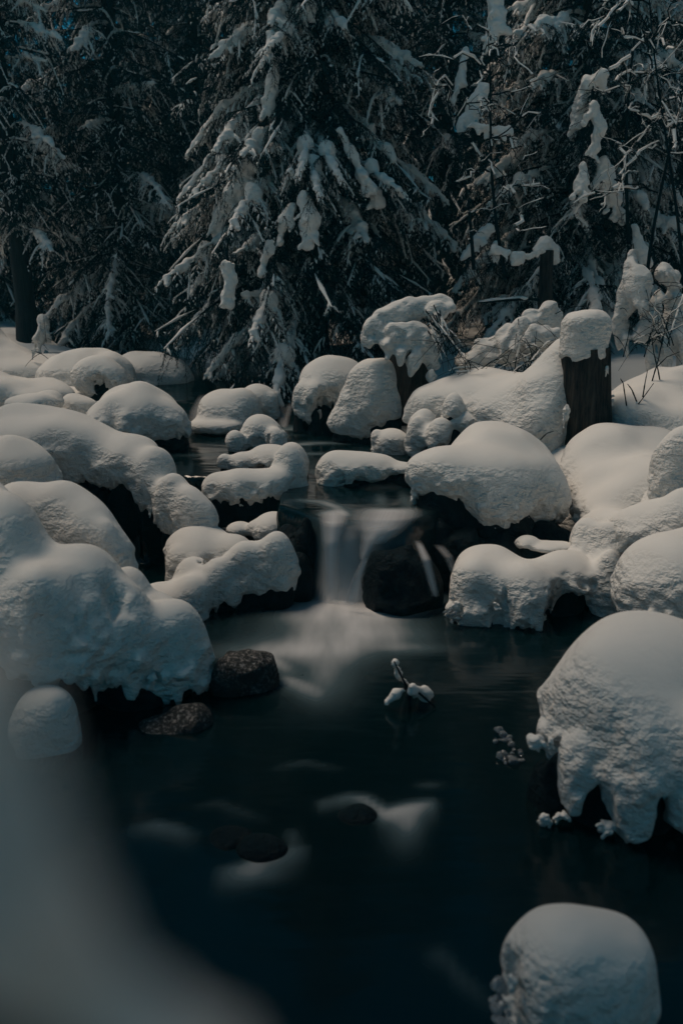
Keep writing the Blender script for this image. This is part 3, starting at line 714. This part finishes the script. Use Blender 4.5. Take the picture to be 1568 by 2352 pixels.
        lo = np.min(limb, 0) - [0.1, .35, .2]; hi = np.max(limb, 0) + [.15, .35, .2]
        v, fc = surf(f, lo, hi, .013)
        if len(v): VS.append(v); FS.append(fc + n0)
    ms = mesh_np('snow', np.concatenate(VS), FS, SNOWT)
    return me, ms
LIB = {}
for cls, L, dr in (('short', 1.0, .55), ('mid', 1.6, .75), ('long', 2.2, .95), ('flat', 1.7, .35)):
    for hv in (0, 1):
        LIB[cls, hv] = [(L,) + make_branch(100 + 17 * i + 5 * hv + int(L * 10), L, dr + .1 * (i - 1), hv) for i in range(3 if hv else 2)]

def branch(root, z, az, length, hv, pitch, rng, lx=0.0):
    cls = 'short' if length < 1.2 else 'mid' if length < 1.8 else 'long'
    if rng.rand() < .15 and cls == 'mid': cls = 'flat'
    lib = LIB[cls, hv]; L, mb, ms = lib[rng.randint(len(lib))]
    b = link('branch', mb, root, (lx, 0, z)); s = length / L
    b.rotation_euler = (rng.uniform(-.12, .12), pitch, az); b.scale = (s, s * (1 if rng.rand() < .5 else -1), s)
    tag(link('snow', ms, b), kind='stuff')
    return b
def spruce(label, px, Y, h, r0, seed, snow=.35, group='spruces behind the stream', zlow=0.15, dens=1.0, name='spruce_tree', pexp=.8, full=False):
    rng = np.random.RandomState(seed)
    x = at(px, 800, Y)[0]; g = float(gz(np.array([x]), np.array([Y]))[0])
    root = thing(name, (x, Y, g - .05), label, 'spruce tree', group)
    n = 18; zz = np.linspace(0, h, n); ln = rng.normal(0, .02, 2)
    rr = (.012 * h + .02) * (1 - zz / h) ** .85 + .01; rr[0] *= 1.35
    v, f = tubes([(np.stack([ln[0] * zz, ln[1] * zz, zz], 1), rr)], 12)
    v += (v - np.c_[ln[0] * v[:, 2], ln[1] * v[:, 2], v[:, 2]]) * (.12 * pn(v[:, 0] * 9, v[:, 1] * 9, v[:, 2] * 2))[:, None]
    link('trunk', mesh_np('trunk', v, f, BARK), root)
    z = zlow; vis_top = h - .3; lim = CAM_H + Y * .36 + .6 - g
    while z < vis_top:
        rad = r0 * (1 - z / h) ** pexp
        k = max(3, int(round((5 + 1.6 * rad) * dens)))
        a0 = rng.uniform(0, 6.28)
        for i in range(k):
            az = a0 + i * 2 * math.pi / k + rng.uniform(-.25, .25)
            if math.sin(az) > .75 and not full: continue                        # far side, hidden behind the crown
            branch(root, z + rng.uniform(-.1, .1), az, max(.45, rad * rng.uniform(.75, 1.2)), int(rng.rand() < snow), rng.uniform(-.12, .22), rng)
        z += rng.uniform(.17, .30) / dens ** .5 * (1 if z < lim else 2.2)
    return root
def drape(root, lines, fingers=True, bough=False):
    """thick snow hanging down a bough: list of (px, py, half width px) with a shared Y"""
    for Y, pts in lines:
        C = np.array([at(px, py, Y + .10 * i) if len(pts) > 3 else at(px, py, Y) for i, (px, py, w) in enumerate(pts)])
        rr = [w * mpp(px, py, Y) for px, py, w in pts]; sd = pts[0][0] * .1; rng = np.random.RandomState(int(abs(pts[0][0] * 3 + pts[0][1])))
        fg = []
        if fingers and max(rr) > (fingers if fingers is not True else .04):
            for _ in range(int(5 + 5 * len(pts))):
                i = rng.randint(len(C) - 1); u = rng.rand(); w = rr[i] + (rr[i + 1] - rr[i]) * u; p = C[i] + (C[i + 1] - C[i]) * u
                d_ = np.array([rng.uniform(-1.1, 1.1), -rng.uniform(.2, .8), -rng.uniform(.4, 1.6)])
                a_ = p + d_ * w * .4; fg.append((a_, a_ + d_ * w * rng.uniform(.5, 1.0), w * rng.uniform(.3, .5), w * rng.uniform(.08, .16)))
        def f(P):
            d = None
            for i in range(len(C) - 1):
                e = cap(P, C[i], C[i + 1], rr[i] * .78, rr[i + 1] * .78); d = e if d is None else smin(d, e, .03)
            for g in fg: d = smin(d, cap(P, *g), .025)
            sm = min(1, max(rr) / .06); return d + sm * (.030 * pn3(P, 7, sd) + .020 * pn3(P, 15, sd + 3)) + .009 * pn3(P, 34, sd)
        if bough:                                   # the bough that carries the snow
            dv = C[-1] - C[0]; ln_ = np.linalg.norm(dv); x_ = dv / ln_; x_ = x_ + np.array([0, -.15, 0]); x_ /= np.linalg.norm(x_)
            back = np.array([0, .25, .12]); y_ = np.cross([0, -.6, .8], x_); y_ /= np.linalg.norm(y_); z_ = np.cross(x_, y_)
            for q in range(2):
                L_, mb, _ = LIB['short', 0][q % len(LIB['short', 0])]; sc_ = max((ln_ + .45) / L_, .55) * (1.0 if q else .8)
                o_ = C[0] - x_ * .22 + back * .3 + np.array([0, .03 * q, 0]) - np.array(root.location)
                M = Matrix(((x_[0], y_[0], z_[0], o_[0]), (x_[1], y_[1], z_[1], o_[1]), (x_[2], y_[2], z_[2], o_[2]), (0, 0, 0, 1)))
                bb = link('branch', mb, root); bb.matrix_local = M @ Matrix.Rotation(.9 * q - .4, 4, 'X') @ Matrix.Scale(sc_, 4)
        m = max(rr) * 2 + .08
        v, fc = surf(f, C.min(0) - m, C.max(0) + m, .012)
        if len(v): link('snow_drape', mesh_np('snow_drape', v - np.array(root.location), fc, SNOWT), root)

t = spruce('great spruce in the middle, drooping snow laden boughs above the stream', 720, 11.2, 10.5, 2.35, 11, snow=.36, zlow=.5, dens=1.35, pexp=.75)
drape(t, [(10.3, [(632, 140, 10), (622, 200, 16), (618, 262, 17)]), (10.2, [(600, 305, 22), (570, 360, 28), (545, 430, 28), (512, 490, 26), (494, 570, 12)]),
          (9.6, [(702, 462, 22), (712, 510, 28), (708, 562, 18)]), (9.7, [(668, 478, 16), (648, 520, 15), (640, 558, 10)]), (9.7, [(622, 560, 12), (606, 600, 13), (598, 632, 7)]),
          (9.6, [(522, 612, 24), (530, 650, 20), (526, 700, 15)]), (10.4, [(665, 35, 16), (690, 24, 18)]), (10.4, [(716, 0, 18), (712, 36, 14)]),
          (10.1, [(850, 420, 10), (870, 462, 18)]), (9.9, [(780, 300, 8), (830, 400, 12), (860, 440, 10)])], bough=True)
t = spruce('heavily snow loaded spruce standing behind the tall stump', 1290, 11.4, 10.0, 2.1, 23, snow=.52, zlow=.5, dens=1.2)
drape(t, [(10.2, [(1140, -10, 24), (1136, 60, 26), (1130, 92, 18)]), 
          (9.7, [(1385, 172, 14), (1350, 195, 24), (1335, 240, 22), (1322, 285, 16)]), (9.6, [(1365, 250, 20), (1372, 300, 18), (1360, 352, 16)]), 
          (9.6, [(1340, 385, 18), (1335, 430, 22)]), (9.7, [(1385, 365, 12), (1390, 410, 32), (1410, 455, 22), (1425, 505, 8)]), (10.0, [(1110, 205, 18), (1085, 250, 24), (1060, 290, 16)]),
          (9.9, [(1120, 525, 20), (1095, 550, 16), (1065, 590, 12)]), (9.9, [(1140, 560, 12), (1138, 595, 9)]), (10.2, [(1070, 110, 10), (1056, 180, 14), (1045, 225, 7)]),
          (9.8, [(1165, 300, 12), (1120, 300, 14), (1085, 285, 10)]), (9.8, [(1455, 520, 10), (1465, 570, 18), (1490, 605, 12)])], bough=True)
spruce('dark spruce with bare lower trunk at the left picture edge', 70, 13.2, 11, 1.6, 31, snow=.32, zlow=1.9, dens=.9)
spruce('slim dark spruce with snowy bough tips behind the far left mound', 300, 14.5, 12, 2.0, 37, snow=.15, zlow=.4)
spruce('dark spruce in the gap left of the great spruce', 480, 16.5, 13, 2.3, 41, snow=.10, zlow=.5)
spruce('dim spruce half hidden behind the left shoulder of the great spruce', 610, 18, 14, 2.5, 43, snow=.08, zlow=.5)
spruce('dark spruce between the great spruce and the loaded spruce', 1010, 14.5, 12.5, 2.3, 47, snow=.16, zlow=.4)
spruce('dark spruce filling the gap under the sky patch', 900, 18, 14, 2.6, 53, snow=.1, zlow=.5)
spruce('small dense spruce with frosty boughs at the right picture edge', 1540, 13.5, 11, 2.0, 59, snow=.4, zlow=.4)
spruce('deep forest spruce seen between the two left trees', 170, 18.5, 13, 2.4, 61, snow=.12, zlow=.3)
spruce('deep forest spruce low behind the far left snow mound', 400, 21, 15, 2.8, 67, snow=.15, zlow=.3)
spruce('deep forest spruce behind the left edge tree', -60, 17, 13, 2.5, 71, snow=.2, zlow=.3)
spruce('deep forest spruce behind the loaded spruce', 1180, 18, 10.5, 2.6, 73, snow=.15, zlow=.3)
spruce('deep forest spruce behind the right edge spruce', 1430, 17.5, 12, 2.6, 79, snow=.25, zlow=.3)
spruce('deep forest spruce directly behind the great spruce', 760, 22, 16, 3.0, 83, snow=.1, zlow=.3)

# unseen spruces added beside and behind the viewpoint to shade the stream
def shade_spruce(label, x, y, h, r0, seed, zl=1.2):
    t_ = spruce(label, 784, 9.0, h, r0, seed, snow=.3, zlow=zl, dens=.5, group='added shade spruces around the viewpoint', full=True)
    g = float(gz(np.array([float(x)]), np.array([float(y)]))[0]); t_.location = (x, y, g - .05); return t_
shade_spruce('added shade spruce standing left of the viewpoint, out of view', -2.6, 3.0, 15, 4.2, 101, 6.3)
shade_spruce('added unseen shade spruce standing behind the viewpoint on the right bank', 2.8, -0.3, 14, 3.1, 103, 5.0)
shade_spruce('added unseen shade spruce right behind the viewpoint beside the stream', 0.4, -2.6, 15, 3.2, 107, 3.5)
shade_spruce('added shade spruce on the left bank outside the view', -5.2, 2.2, 13, 2.6, 109)
shade_spruce('added shade spruce on the right bank outside the view', 5.4, 2.4, 13, 2.6, 113)
shade_spruce('added shade spruce farther up the right bank outside the view', 6.6, 7.0, 13, 2.6, 127)
shade_spruce('added shade spruce farther up the left bank outside the view', -6.8, 7.6, 13, 2.6, 131)

# ------------------------------------------------------------------ stumps
def post(root, name, c0, c1, r0, r1, m, sides=28, flare=1.25, seed=1, n=26):
    zz = np.linspace(0, 1, n)
    p = c0 + (c1 - c0) * zz[:, None]; r = r0 + (r1 - r0) * zz; r = r * (1 + (flare - 1) * np.exp(-zz * 7))
    v, f = tubes([(p, r)], sides)
    q = v - np.repeat(p, sides, 0); a = np.arctan2(q[:, 1], q[:, 0])
    g = .16 * pn(np.cos(a) * 2.2 + seed, np.sin(a) * 3.2, v[:, 2] * .7) + .14 * np.abs(pn(np.cos(a) * 7, np.sin(a) * 8 + seed, v[:, 2] * 1.2))
    v = v + q * g[:, None]
    top = np.arange((n - 1) * sides, n * sides)
    v = np.concatenate([v, [p[-1]]]); ft = np.stack([top, np.roll(top, -1), np.full(sides, len(v) - 1)], -1)
    return link(name, mesh_np(name, v - np.array(root.location), [f, ft], m), root)
c0 = at(1345, 1010, 6.55); c1 = at(1342, 800, 6.55); m1 = mpp(1342, 900, 6.55)
st = thing('tree_stump', c0, 'tall dark stump with a thick square snow cap on the right bank', 'tree stump')
post(st, 'trunk', c0 - [0, 0, .3], c1, 60 * m1, 48 * m1, STUMPW, seed=4, flare=1.5, sides=40)
cc = at(1342, 770, 6.55)
def capf(P):
    q = P - cc; rr_ = np.sqrt(q[:, 0] ** 2 + q[:, 1] ** 2); hz = 56 * m1; rad = 54 * m1
    top = .10 * m1 * 100 * (np.clip(rr_ / rad, 0, 1) ** 3) * .4
    q[:, 2] += .25 * rr_ ** 2 / rad * .6; dx = rr_ - rad + .085; dz = np.abs(q[:, 2]) - hz + .085
    d = np.minimum(np.maximum(dx, dz), 0) + np.sqrt(np.maximum(dx, 0) ** 2 + np.maximum(dz, 0) ** 2) - .085
    fr = .03 * pn3(P, 9, 1) + .05 * pn(P[:, 0] * 26, P[:, 1] * 26, P[:, 2] * 3) - .03 * np.maximum(pn(P[:, 0] * 14 + 3, P[:, 1] * 14, P[:, 2]), 0)
    d = smax(d, (cc[2] - hz + .025 + fr - P[:, 2]) * .7, .012)
    return d + .012 * pn3(P, 6, 4) + .006 * pn3(P, 20, 8)
v, f = surf(capf, cc - .35, cc + .35, .011)
link('snow_cap', mesh_np('snow_cap', v - np.array(st.location), f, SNOW), st)
drips(st, [(1398, 925, 12, 26, 6.45), (1300, 945, 12, 30, 6.35), (1392, 850, 6, 16, 6.4)])

c0 = at(1255, 690, 9.4); c1 = at(1255, 575, 9.4); m1 = mpp(1255, 620, 9.4)
st = thing('tree_stump', c0, 'broken dead snag with a drooping snow hat and snowy side stick', 'tree stump')
post(st, 'trunk', c0 - [0, 0, .5], c1, 17 * m1, 14 * m1, STUMPW, seed=9, sides=14)
drape(st, [(9.35, [(1235, 575, 12), (1252, 556, 20), (1268, 575, 16), (1272, 600, 8)]), (9.35, [(1232, 580, 12), (1205, 590, 9), (1180, 588, 6)]), (9.3, [(1195, 590, 10), (1180, 590, 12)]), (9.3, [(1165, 580, 9), (1135, 570, 6)])])
v, f = tubes([(np.array([at(1250, 580, 9.4), at(1200, 592, 9.38), at(1160, 588, 9.35), at(1125, 566, 9.3)]), np.array([.02, .016, .012, .006]))], 6)
link('side_stick', mesh_np('side_stick', v - np.array(st.location), f, TWIG), st)
v, f = tubes([(np.array([at(1240, 690, 9.4), at(1220, 686, 9.3), at(1160, 690, 9.2), at(1095, 696, 9.1)]), np.array([.02, .018, .014, .006]))], 6)
lg = thing('dead_stick', at(1160, 690, 9.2), 'thin snow topped dead stick reaching left below the snag', 'stick')
link('wood', mesh_np('wood', v - np.array(lg.location), f, TWIG), lg)
drape(lg, [(9.17, [(1225, 685, 4), (1190, 684, 6), (1160, 687, 5), (1100, 692, 3)])])

# uprooted stump under a leaning snow slab
st = thing('tree_stump', at(945, 945, 7.9), 'broken stump under a leaning snow slab with fringe of curved twigs', 'tree stump')
post(st, 'trunk', at(950, 970, 8.1), at(940, 760, 8.15), 56 * mpp(940, 880, 7.9), 46 * mpp(940, 880, 7.9), STUMPW, seed=14)
def slabf(P):
    d = None; fr = .06 * pn3(P, 7, 2) + .05 * pn3(P, 18, 5)
    for px, py, w, h, Y in ((858, 758, 28, 32, 7.75), (848, 785, 16, 24, 7.72), (885, 738, 36, 32, 7.8), (915, 724, 36, 32, 7.82), (945, 712, 36, 30, 7.85), (975, 704, 34, 27, 7.88), (1008, 698, 34, 24, 7.9), (1032, 706, 16, 14, 7.85), (1000, 715, 30, 26, 7.8),
                            (905, 770, 26, 30, 7.68), (890, 800, 16, 26, 7.66), (930, 785, 28, 36, 7.66), (958, 775, 34, 40, 7.72), (955, 830, 22, 34, 7.62), (985, 810, 28, 52, 7.68), (1003, 760, 18, 40, 7.72), (985, 865, 16, 22, 7.6), (915, 820, 10, 22, 7.62)):
        c = at(px, py, Y); m = mpp(px, py, Y)
        e = ell(P, c, (w * m, max(.6 * w * m, .07), h * m)); d = e if d is None else smin(d, e, .03)
    low = sstep(1.78, 1.5, P[:, 2])
    return d + .016 * pn3(P, 5, 1) + .010 * pn3(P, 17, 1) + low * (.07 * np.maximum(pn3(P, 6.5, 7), 0) + .03 * pn3(P, 14, 2))
v, f = surf(slabf, at(825, 900, 7.2), at(1065, 660, 8.4), .014)
link('snow_slab', mesh_np('snow_slab', v - np.array(st.location), f, SNOW), st)
rng = np.random.RandomState(5)
for i in range(16):
    a0 = at(rng.uniform(975, 1010), rng.uniform(700, 770), 7.65); ex, ey = rng.uniform(1000, 1085), rng.uniform(770, 860)
    b0 = at(ex, ey, 7.45 + rng.uniform(-.1, .2)); mid = (a0 + b0) / 2 + [rng.uniform(-.04, .10), -.08, rng.uniform(-.06, .05)]
    u = np.linspace(0, 1, 9)[:, None]; p = (1 - u) ** 2 * a0 + 2 * u * (1 - u) * mid + u * u * b0
    v, f = tubes([(p, .0065 * (1 - .7 * u[:, 0]))], 5)
    tw = link('twig', mesh_np('twig', v - np.array(st.location), f, TWIG), st)
    if i % 2 == 0:
        v, f = tubes([(p[1:7], np.array([.004, .009, .010, .008, .007, .003]))], 6, .8, .8)
        link('snow', mesh_np('snow', v - np.array(st.location), f, SNOWT), tw)

# ------------------------------------------------------------------ snow loaded bushes
def bush(label, specs, twigs, seed, Yt):
    NBLD[0] += 1
    bl = []
    for px, hx, yt, yb, Y in specs:
        hy = (yb - yt) / 2; c = at(px, yt + hy, Y); m = mpp(px, yt + hy, Y); bl.append((c, np.array([hx * m, hx * m * .9, hy * m])))
    cc = np.mean([c for c, _ in bl], 0); zb = min(c[2] - r[2] for c, r in bl)
    root = thing('snow_covered_bush', (cc[0], cc[1], zb), label, 'bush', 'snow buried bushes on the right bank'); L = np.array(root.location)
    rg = np.random.RandomState(seed + 50); fg = []
    for c, r in bl:
        for _ in range(6):
            dv = rg.normal(size=3); dv[1] = -abs(dv[1]); dv /= np.linalg.norm(dv); a_ = c + dv * r * .8
            fg.append((a_, a_ + (dv * .6 + np.array([0, 0, -.8])) * rg.uniform(.06, .2), rg.uniform(.025, .06), rg.uniform(.008, .02)))
    def f(P):
        d = None
        for c, r in bl:
            e = ell(P, c, r * .9); d = e if d is None else smin(d, e, .035)
        for g in fg: d = smin(d, cap(P, *g), .03)
        return d + .045 * pn3(P, 4.5, seed) + .022 * pn3(P, 11, seed) + .10 * np.maximum(pn3(P, 5.5, seed + 9) - .22, 0)
    lo = np.min([c - r for c, r in bl], 0) - .1; hi = np.max([c + r for c, r in bl], 0) + .1
    v, fc = surf(f, lo, hi, .0019 * cc[1]); link('snow_load', mesh_np('snow_load', v - L, fc, SNOW), root)
    rng = np.random.RandomState(seed)
    for i in range(twigs):
        c, r = bl[rng.randint(len(bl))]
        a0 = c + r * rng.uniform(-.7, .7, 3); dr = np.array([rng.uniform(-1, 1), -.6, rng.uniform(-.5, .9)]); ln = rng.uniform(.25, .6)
        u = np.linspace(0, 1, 8)[:, None]; p = a0 + dr * ln * u + np.array([0, 0, -rng.uniform(.1, .5)]) * ln * u ** 2
        v, fc = tubes([(p, .005 * (1 - .6 * u[:, 0]))], 5); link('twig', mesh_np('twig', v - L, fc, TWIG), root)
    return root
bush('ragged snow heap of bent bush between the fallen stump and the tall stump', [
    (1120, 50, 770, 850, 8.2), (1080, 50, 800, 860, 8.2), (1170, 40, 740, 850, 8.1), (1215, 34, 705, 840, 8.1), (1260, 34, 690, 800, 8.1), (1250, 40, 745, 800, 7.9), (1195, 26, 725, 790, 8.0)], 16, 3, 8)
bush('tall sagging snow loaded bush at the right picture edge', [
    (1465, 32, 605, 700, 8.2), (1440, 26, 640, 740, 8.3), (1425, 22, 690, 800, 8.3), (1500, 30, 650, 790, 8.3), (1545, 30, 620, 790, 8.4), (1490, 40, 720, 810, 8.2), (1550, 40, 700, 820, 8.3), (1450, 16, 560, 630, 8.3), (1520, 24, 610, 650, 8.3)], 14, 8, 8)
bush('little snow cone bush at the foot of the left spruce', [(102, 18, 720, 785, 11.5), (95, 24, 760, 800, 11.5)], 3, 12, 11)
bush('tiny snowy tussock on the far left drift', [(90, 16, 790, 815, 10.2)], 2, 15, 10)

# ------------------------------------------------------------------ bare saplings with snow on their twigs
def sapling(label, px, py, Y, h, seed, lean=(0, 0), spread=.9, n1=9, snowq=.6, r0=.022):
    rng = np.random.RandomState(seed); base = at(px, py, Y)
    root = thing('bare_sapling', base, label, 'sapling', 'bare saplings among the spruces')
    u = np.linspace(0, 1, 14)[:, None]
    stem = np.array([lean[0], lean[1], 1.0]) * h * u + np.c_[.06 * np.sin(u * 5 + seed), .04 * np.cos(u * 4), 0 * u] * h * .3
    v, f = tubes([(stem, r0 * (1 - .75 * u[:, 0]))], 6)
    link('stem', mesh_np('stem', v, f, TWIG), root)
    for i in range(n1):
        s = rng.uniform(.2, 1); b = np.array([np.interp(s, u[:, 0], stem[:, k]) for k in range(3)])
        az = rng.uniform(0, 6.28); ln = h * rng.uniform(.2, .42) * spread
        d = np.array([math.cos(az), -abs(math.sin(az)) * .7, rng.uniform(.1, .8)])
        w = np.linspace(0, 1, 11)[:, None]; wv = np.cumsum(rng.normal(0, .035, (11, 3)), 0) * ln
        p = b + d * ln * w + np.array([0, 0, -rng.uniform(.2, .9)]) * ln * w ** 2 + .05 * ln * np.c_[np.sin(w * 9 + i), np.cos(w * 7 + i), np.sin(w * 6)] + wv
        paths = [(p, r0 * .42 * (1 - .75 * w[:, 0]))]; sn = []
        for _ in range(rng.randint(4, 8)):
            k = rng.randint(2, 10); q = p[k]; d2 = d * rng.uniform(.2, .8) + rng.normal(0, .6, 3); l2 = ln * rng.uniform(.15, .4)
            w2 = np.linspace(0, 1, 6)[:, None]; p2 = q + d2 * l2 * w2 + np.array([0, 0, -.35 * l2]) * w2 ** 2 + np.cumsum(rng.normal(0, .07, (6, 3)), 0) * l2
            paths.append((p2, r0 * .2 * (1 - .6 * w2[:, 0])))
            if rng.rand() < snowq: sn.append((p2[:5], rng.uniform(.004, .008) * np.array([.6, 1, .8, .9, .5]) * rng.uniform(.6, 1.4, 5)))
        v, f = tubes(paths, 5); br = link('branch', mesh_np('branch', v, f, TWIG), root)
        j = 1
        while j < 10:
            e = min(11, j + rng.randint(2, 6))
            if rng.rand() < snowq and e - j > 1:
                nn = e - j; sn.append((p[j:e], rng.uniform(.009, .017) * rng.uniform(.6, 1.4, nn)))
            j = e
        if sn:
            v, f = tubes(sn, 7, .8, .8); tag(link('snow', mesh_np('snow', v, f, SNOWT), br), kind='stuff')
    return root
sapling('tangled bare sapling with snowy twigs in front of the loaded spruce', 1160, 640, 9.3, 2.6, 3, (-.15, 0), 1.0, 12)
sapling('thin bare sapling arching over the gap right of the great spruce', 1090, 620, 9.5, 2.0, 6, (-.2, 0), 1.1, 9)
sapling('bare twisted sapling in the upper right corner, snow on every twig', 1440, 560, 9.6, 3.4, 9, (-.05, 0), .8, 13)
sapling('leaning bare sapling along the right picture edge', 1570, 800, 8.6, 3.6, 13, (-.16, .1), .6, 12, .7)
sapling('bare sapling with hanging twigs beside the right edge bush', 1500, 640, 9.2, 3.6, 17, (.03, 0), .7, 12, .8)

def brush(label, px, py, Y, n, spread, seed, up=.5):
    rng = np.random.RandomState(seed); base = at(px, py, Y); m = mpp(px, py, Y)
    root = thing('bare_brush', base, label, 'brush', 'bare brush on the right bank')
    for i in range(n):
        a0 = np.array([rng.uniform(-spread, spread) * m * .35, rng.uniform(-.2, .2), -.05])
        ex = rng.uniform(-1, 1); b0 = np.array([ex * spread * m, rng.uniform(-.35, .1), rng.uniform(-.15, 1) * spread * m * up])
        mid = (a0 + b0) / 2 + np.array([0, 0, rng.uniform(.1, .5) * spread * m]); u = np.linspace(0, 1, 11)[:, None]
        p = (1 - u) ** 2 * a0 + 2 * u * (1 - u) * mid + u * u * b0 + np.cumsum(rng.normal(0, .006, (11, 3)), 0)
        paths = [(p, .0055 * (1 - .7 * u[:, 0]))]
        for _ in range(3):
            k = rng.randint(3, 9); d2 = rng.normal(0, 1, 3) * [1, .4, .8]; l2 = rng.uniform(.08, .22); w2 = np.linspace(0, 1, 5)[:, None]
            paths.append((p[k] + d2 * l2 * w2 + np.array([0, 0, -.05]) * w2 ** 2, .003 * (1 - .5 * w2[:, 0])))
        v, f = tubes(paths, 5); sh = link('shoot', mesh_np('shoot', v, f, TWIG), root)
        if rng.rand() < .5:
            v, f = tubes([(p[2:9], rng.uniform(.005, .011) * rng.uniform(.6, 1.4, 7))], 6, .8, .8); link('snow', mesh_np('snow', v, f, SNOWT), sh)
    return root
brush('arching bare brush between the fallen stump and the tall stump', 1120, 860, 7.7, 16, 130, 4, .5)
brush('thin bare brush in front of the ragged snow heap', 1220, 840, 7.4, 11, 100, 7, .8)
brush('bare brush springing from the right edge bush', 1520, 780, 7.9, 14, 110, 9, 1.2)
brush('bare twig tuft drooping from the fallen stump slab', 1030, 800, 7.5, 9, 70, 12, .6)

# ------------------------------------------------------------------ twigs poking from the snow
def twig(label, segs, Y, r=.006):
    pts0 = at(*segs[0][0], Y)
    root = thing('bare_twig', pts0, label, 'twig', 'bare twigs poking from the snow')
    for s in segs:
        p = np.array([at(x, y, Y - .02 * i) for i, (x, y) in enumerate(s)])
        u = np.linspace(0, 1, len(s)); U = np.linspace(0, 1, 4 * len(s))
        p = np.stack([np.interp(U, u, p[:, k]) for k in range(3)], 1)
        v, f = tubes([(p, r * (1 - .5 * U) * (1 + .25 * (np.arange(len(U)) % 4 == 0)))], 6)
        link('shoot', mesh_np('shoot', v - pts0, f, TWIG), root)
    return root
twig('forked dark twig right of the stump foot, in a snow clump', [[(1448, 985), (1455, 940), (1475, 915), (1500, 880)], [(1462, 925), (1450, 895), (1440, 882)], [(1475, 912), (1480, 880), (1486, 850)], [(1440, 945), (1436, 920), (1430, 880), (1424, 870)]], 6.5)
twig('twin dark twigs crossing on the slope at the right', [[(1518, 895), (1510, 850), (1500, 810), (1496, 775)], [(1495, 880), (1505, 845), (1530, 820), (1560, 808)], [(1490, 895), (1510, 830), (1530, 740)]], 6.9)
twig('single straight twig rising before the right edge bush', [[(1430, 820), (1440, 780), (1448, 735)]], 7.6, .005)
twig('tilted twig rising beside the straight one', [[(1478, 820), (1490, 780), (1505, 735)]], 7.6, .005)
twig('hooked twig hanging over the snow slope left of the stump', [[(1228, 940), (1228, 905), (1220, 880), (1204, 862)], [(1215, 885), (1208, 900), (1212, 918)], [(1222, 885), (1232, 872)]], 6.9)
twig('small bent twig low on the snow slope', [[(1170, 958), (1176, 930), (1182, 918), (1198, 926)]], 6.9, .005)
twig('short twig at the foot of the sloping bank', [[(1240, 1010), (1255, 995), (1272, 990)]], 6.2, .005)
twig('forked thin twig on the snow left of the bent bush', [[(1098, 880), (1100, 850), (1080, 835)], [(1098, 872), (1065, 870)], [(1100, 850), (1130, 830), (1160, 845)]], 7.5, .005)
tw = twig('little snow topped driftwood fork standing in the dark pool', [[(942, 1640), (940, 1590), (925, 1560), (905, 1520)], [(930, 1575), (960, 1590), (1000, 1625)], [(930, 1580), (905, 1598), (885, 1612)]], 3.45, .008)
drape(tw, [(3.43, [(905, 1520, 1.5), (914, 1546, 4), (932, 1570, 6.5), (950, 1582, 6)]), (3.40, [(944, 1577, 6), (972, 1590, 14), (990, 1606, 14), (1004, 1630, 3)]), (3.42, [(926, 1580, 4), (906, 1591, 9), (888, 1610, 7)])], .005)

def ice_clump(label, px, py, Y, hx, hy, n, seed):
    rng = np.random.RandomState(seed); base = at(px, py, Y) if Y else on(px, py, .01); m = mpp(px, py, base[1])
    root = thing('ice_clump', base, label, 'ice', 'icy clumps at the water line')
    for i in range(n):
        c = base + np.array([rng.uniform(-hx, hx) * m, rng.uniform(-.05, .05) if Y else rng.uniform(-.14, .14), rng.uniform(-hy, hy) * m]); r = rng.uniform(.006, .018); sd = rng.uniform(0, 50)
        rv = np.array([r * rng.uniform(.7, 1.6), r, r * rng.uniform(.6, 1.5)])
        v, f = surf(lambda P: ell(P, c, rv) + r * .5 * pn3(P, .8 / r, sd), c - rv * 1.6, c + rv * 1.6, r / 3.5)
        if len(v): link('ice_piece', mesh_np('ice_piece', v - base, f, ICE), root)
ice_clump('added bits for the ripple glints on the water left of the large cap', 1165, 1715, 0, 30, 5, 22, 3)  # ice pieces added in place of ripple highlights on the pool
ice_clump('ice crust on the tip of the small low snow cap', 655, 1195, 5.35, 14, 12, 9, 5)
ice_clump('ice fringe at the left foot of the bulky ragged boulder', 1035, 1400, 4.42, 10, 24, 10, 8)
ice_clump('ice bits on the left foot of the bottom boulder', 1155, 2310, 1.6, 16, 24, 9, 11)

# ------------------------------------------------------------------ thin teal volume added to lift the black tones
hv = np.array([(x, y, z) for x in (-82, 82) for y in (-32, 122) for z in (-2.0, 24.0)])
hf = np.array([(0, 1, 3, 2), (4, 6, 7, 5), (0, 4, 5, 1), (2, 3, 7, 6), (0, 2, 6, 4), (1, 5, 7, 3)])
HZ = bpy.data.materials.new('teal_lift'); HZ.use_nodes = True; t_ = HZ.node_tree; t_.nodes.clear()
pv = t_.nodes.new('ShaderNodeVolumePrincipled'); pv.inputs['Color'].default_value = (0.16, 0.80, 1.0, 1); pv.inputs['Density'].default_value = 0.0032
ho = t_.nodes.new('ShaderNodeOutputMaterial'); t_.links.new(pv.outputs[0], ho.inputs['Volume'])
tag(link('lift_volume', mesh_np('lift_volume', hv, hf, HZ, False)), 'added thin teal volume that lifts the black tones of the forest', kind='stuff')
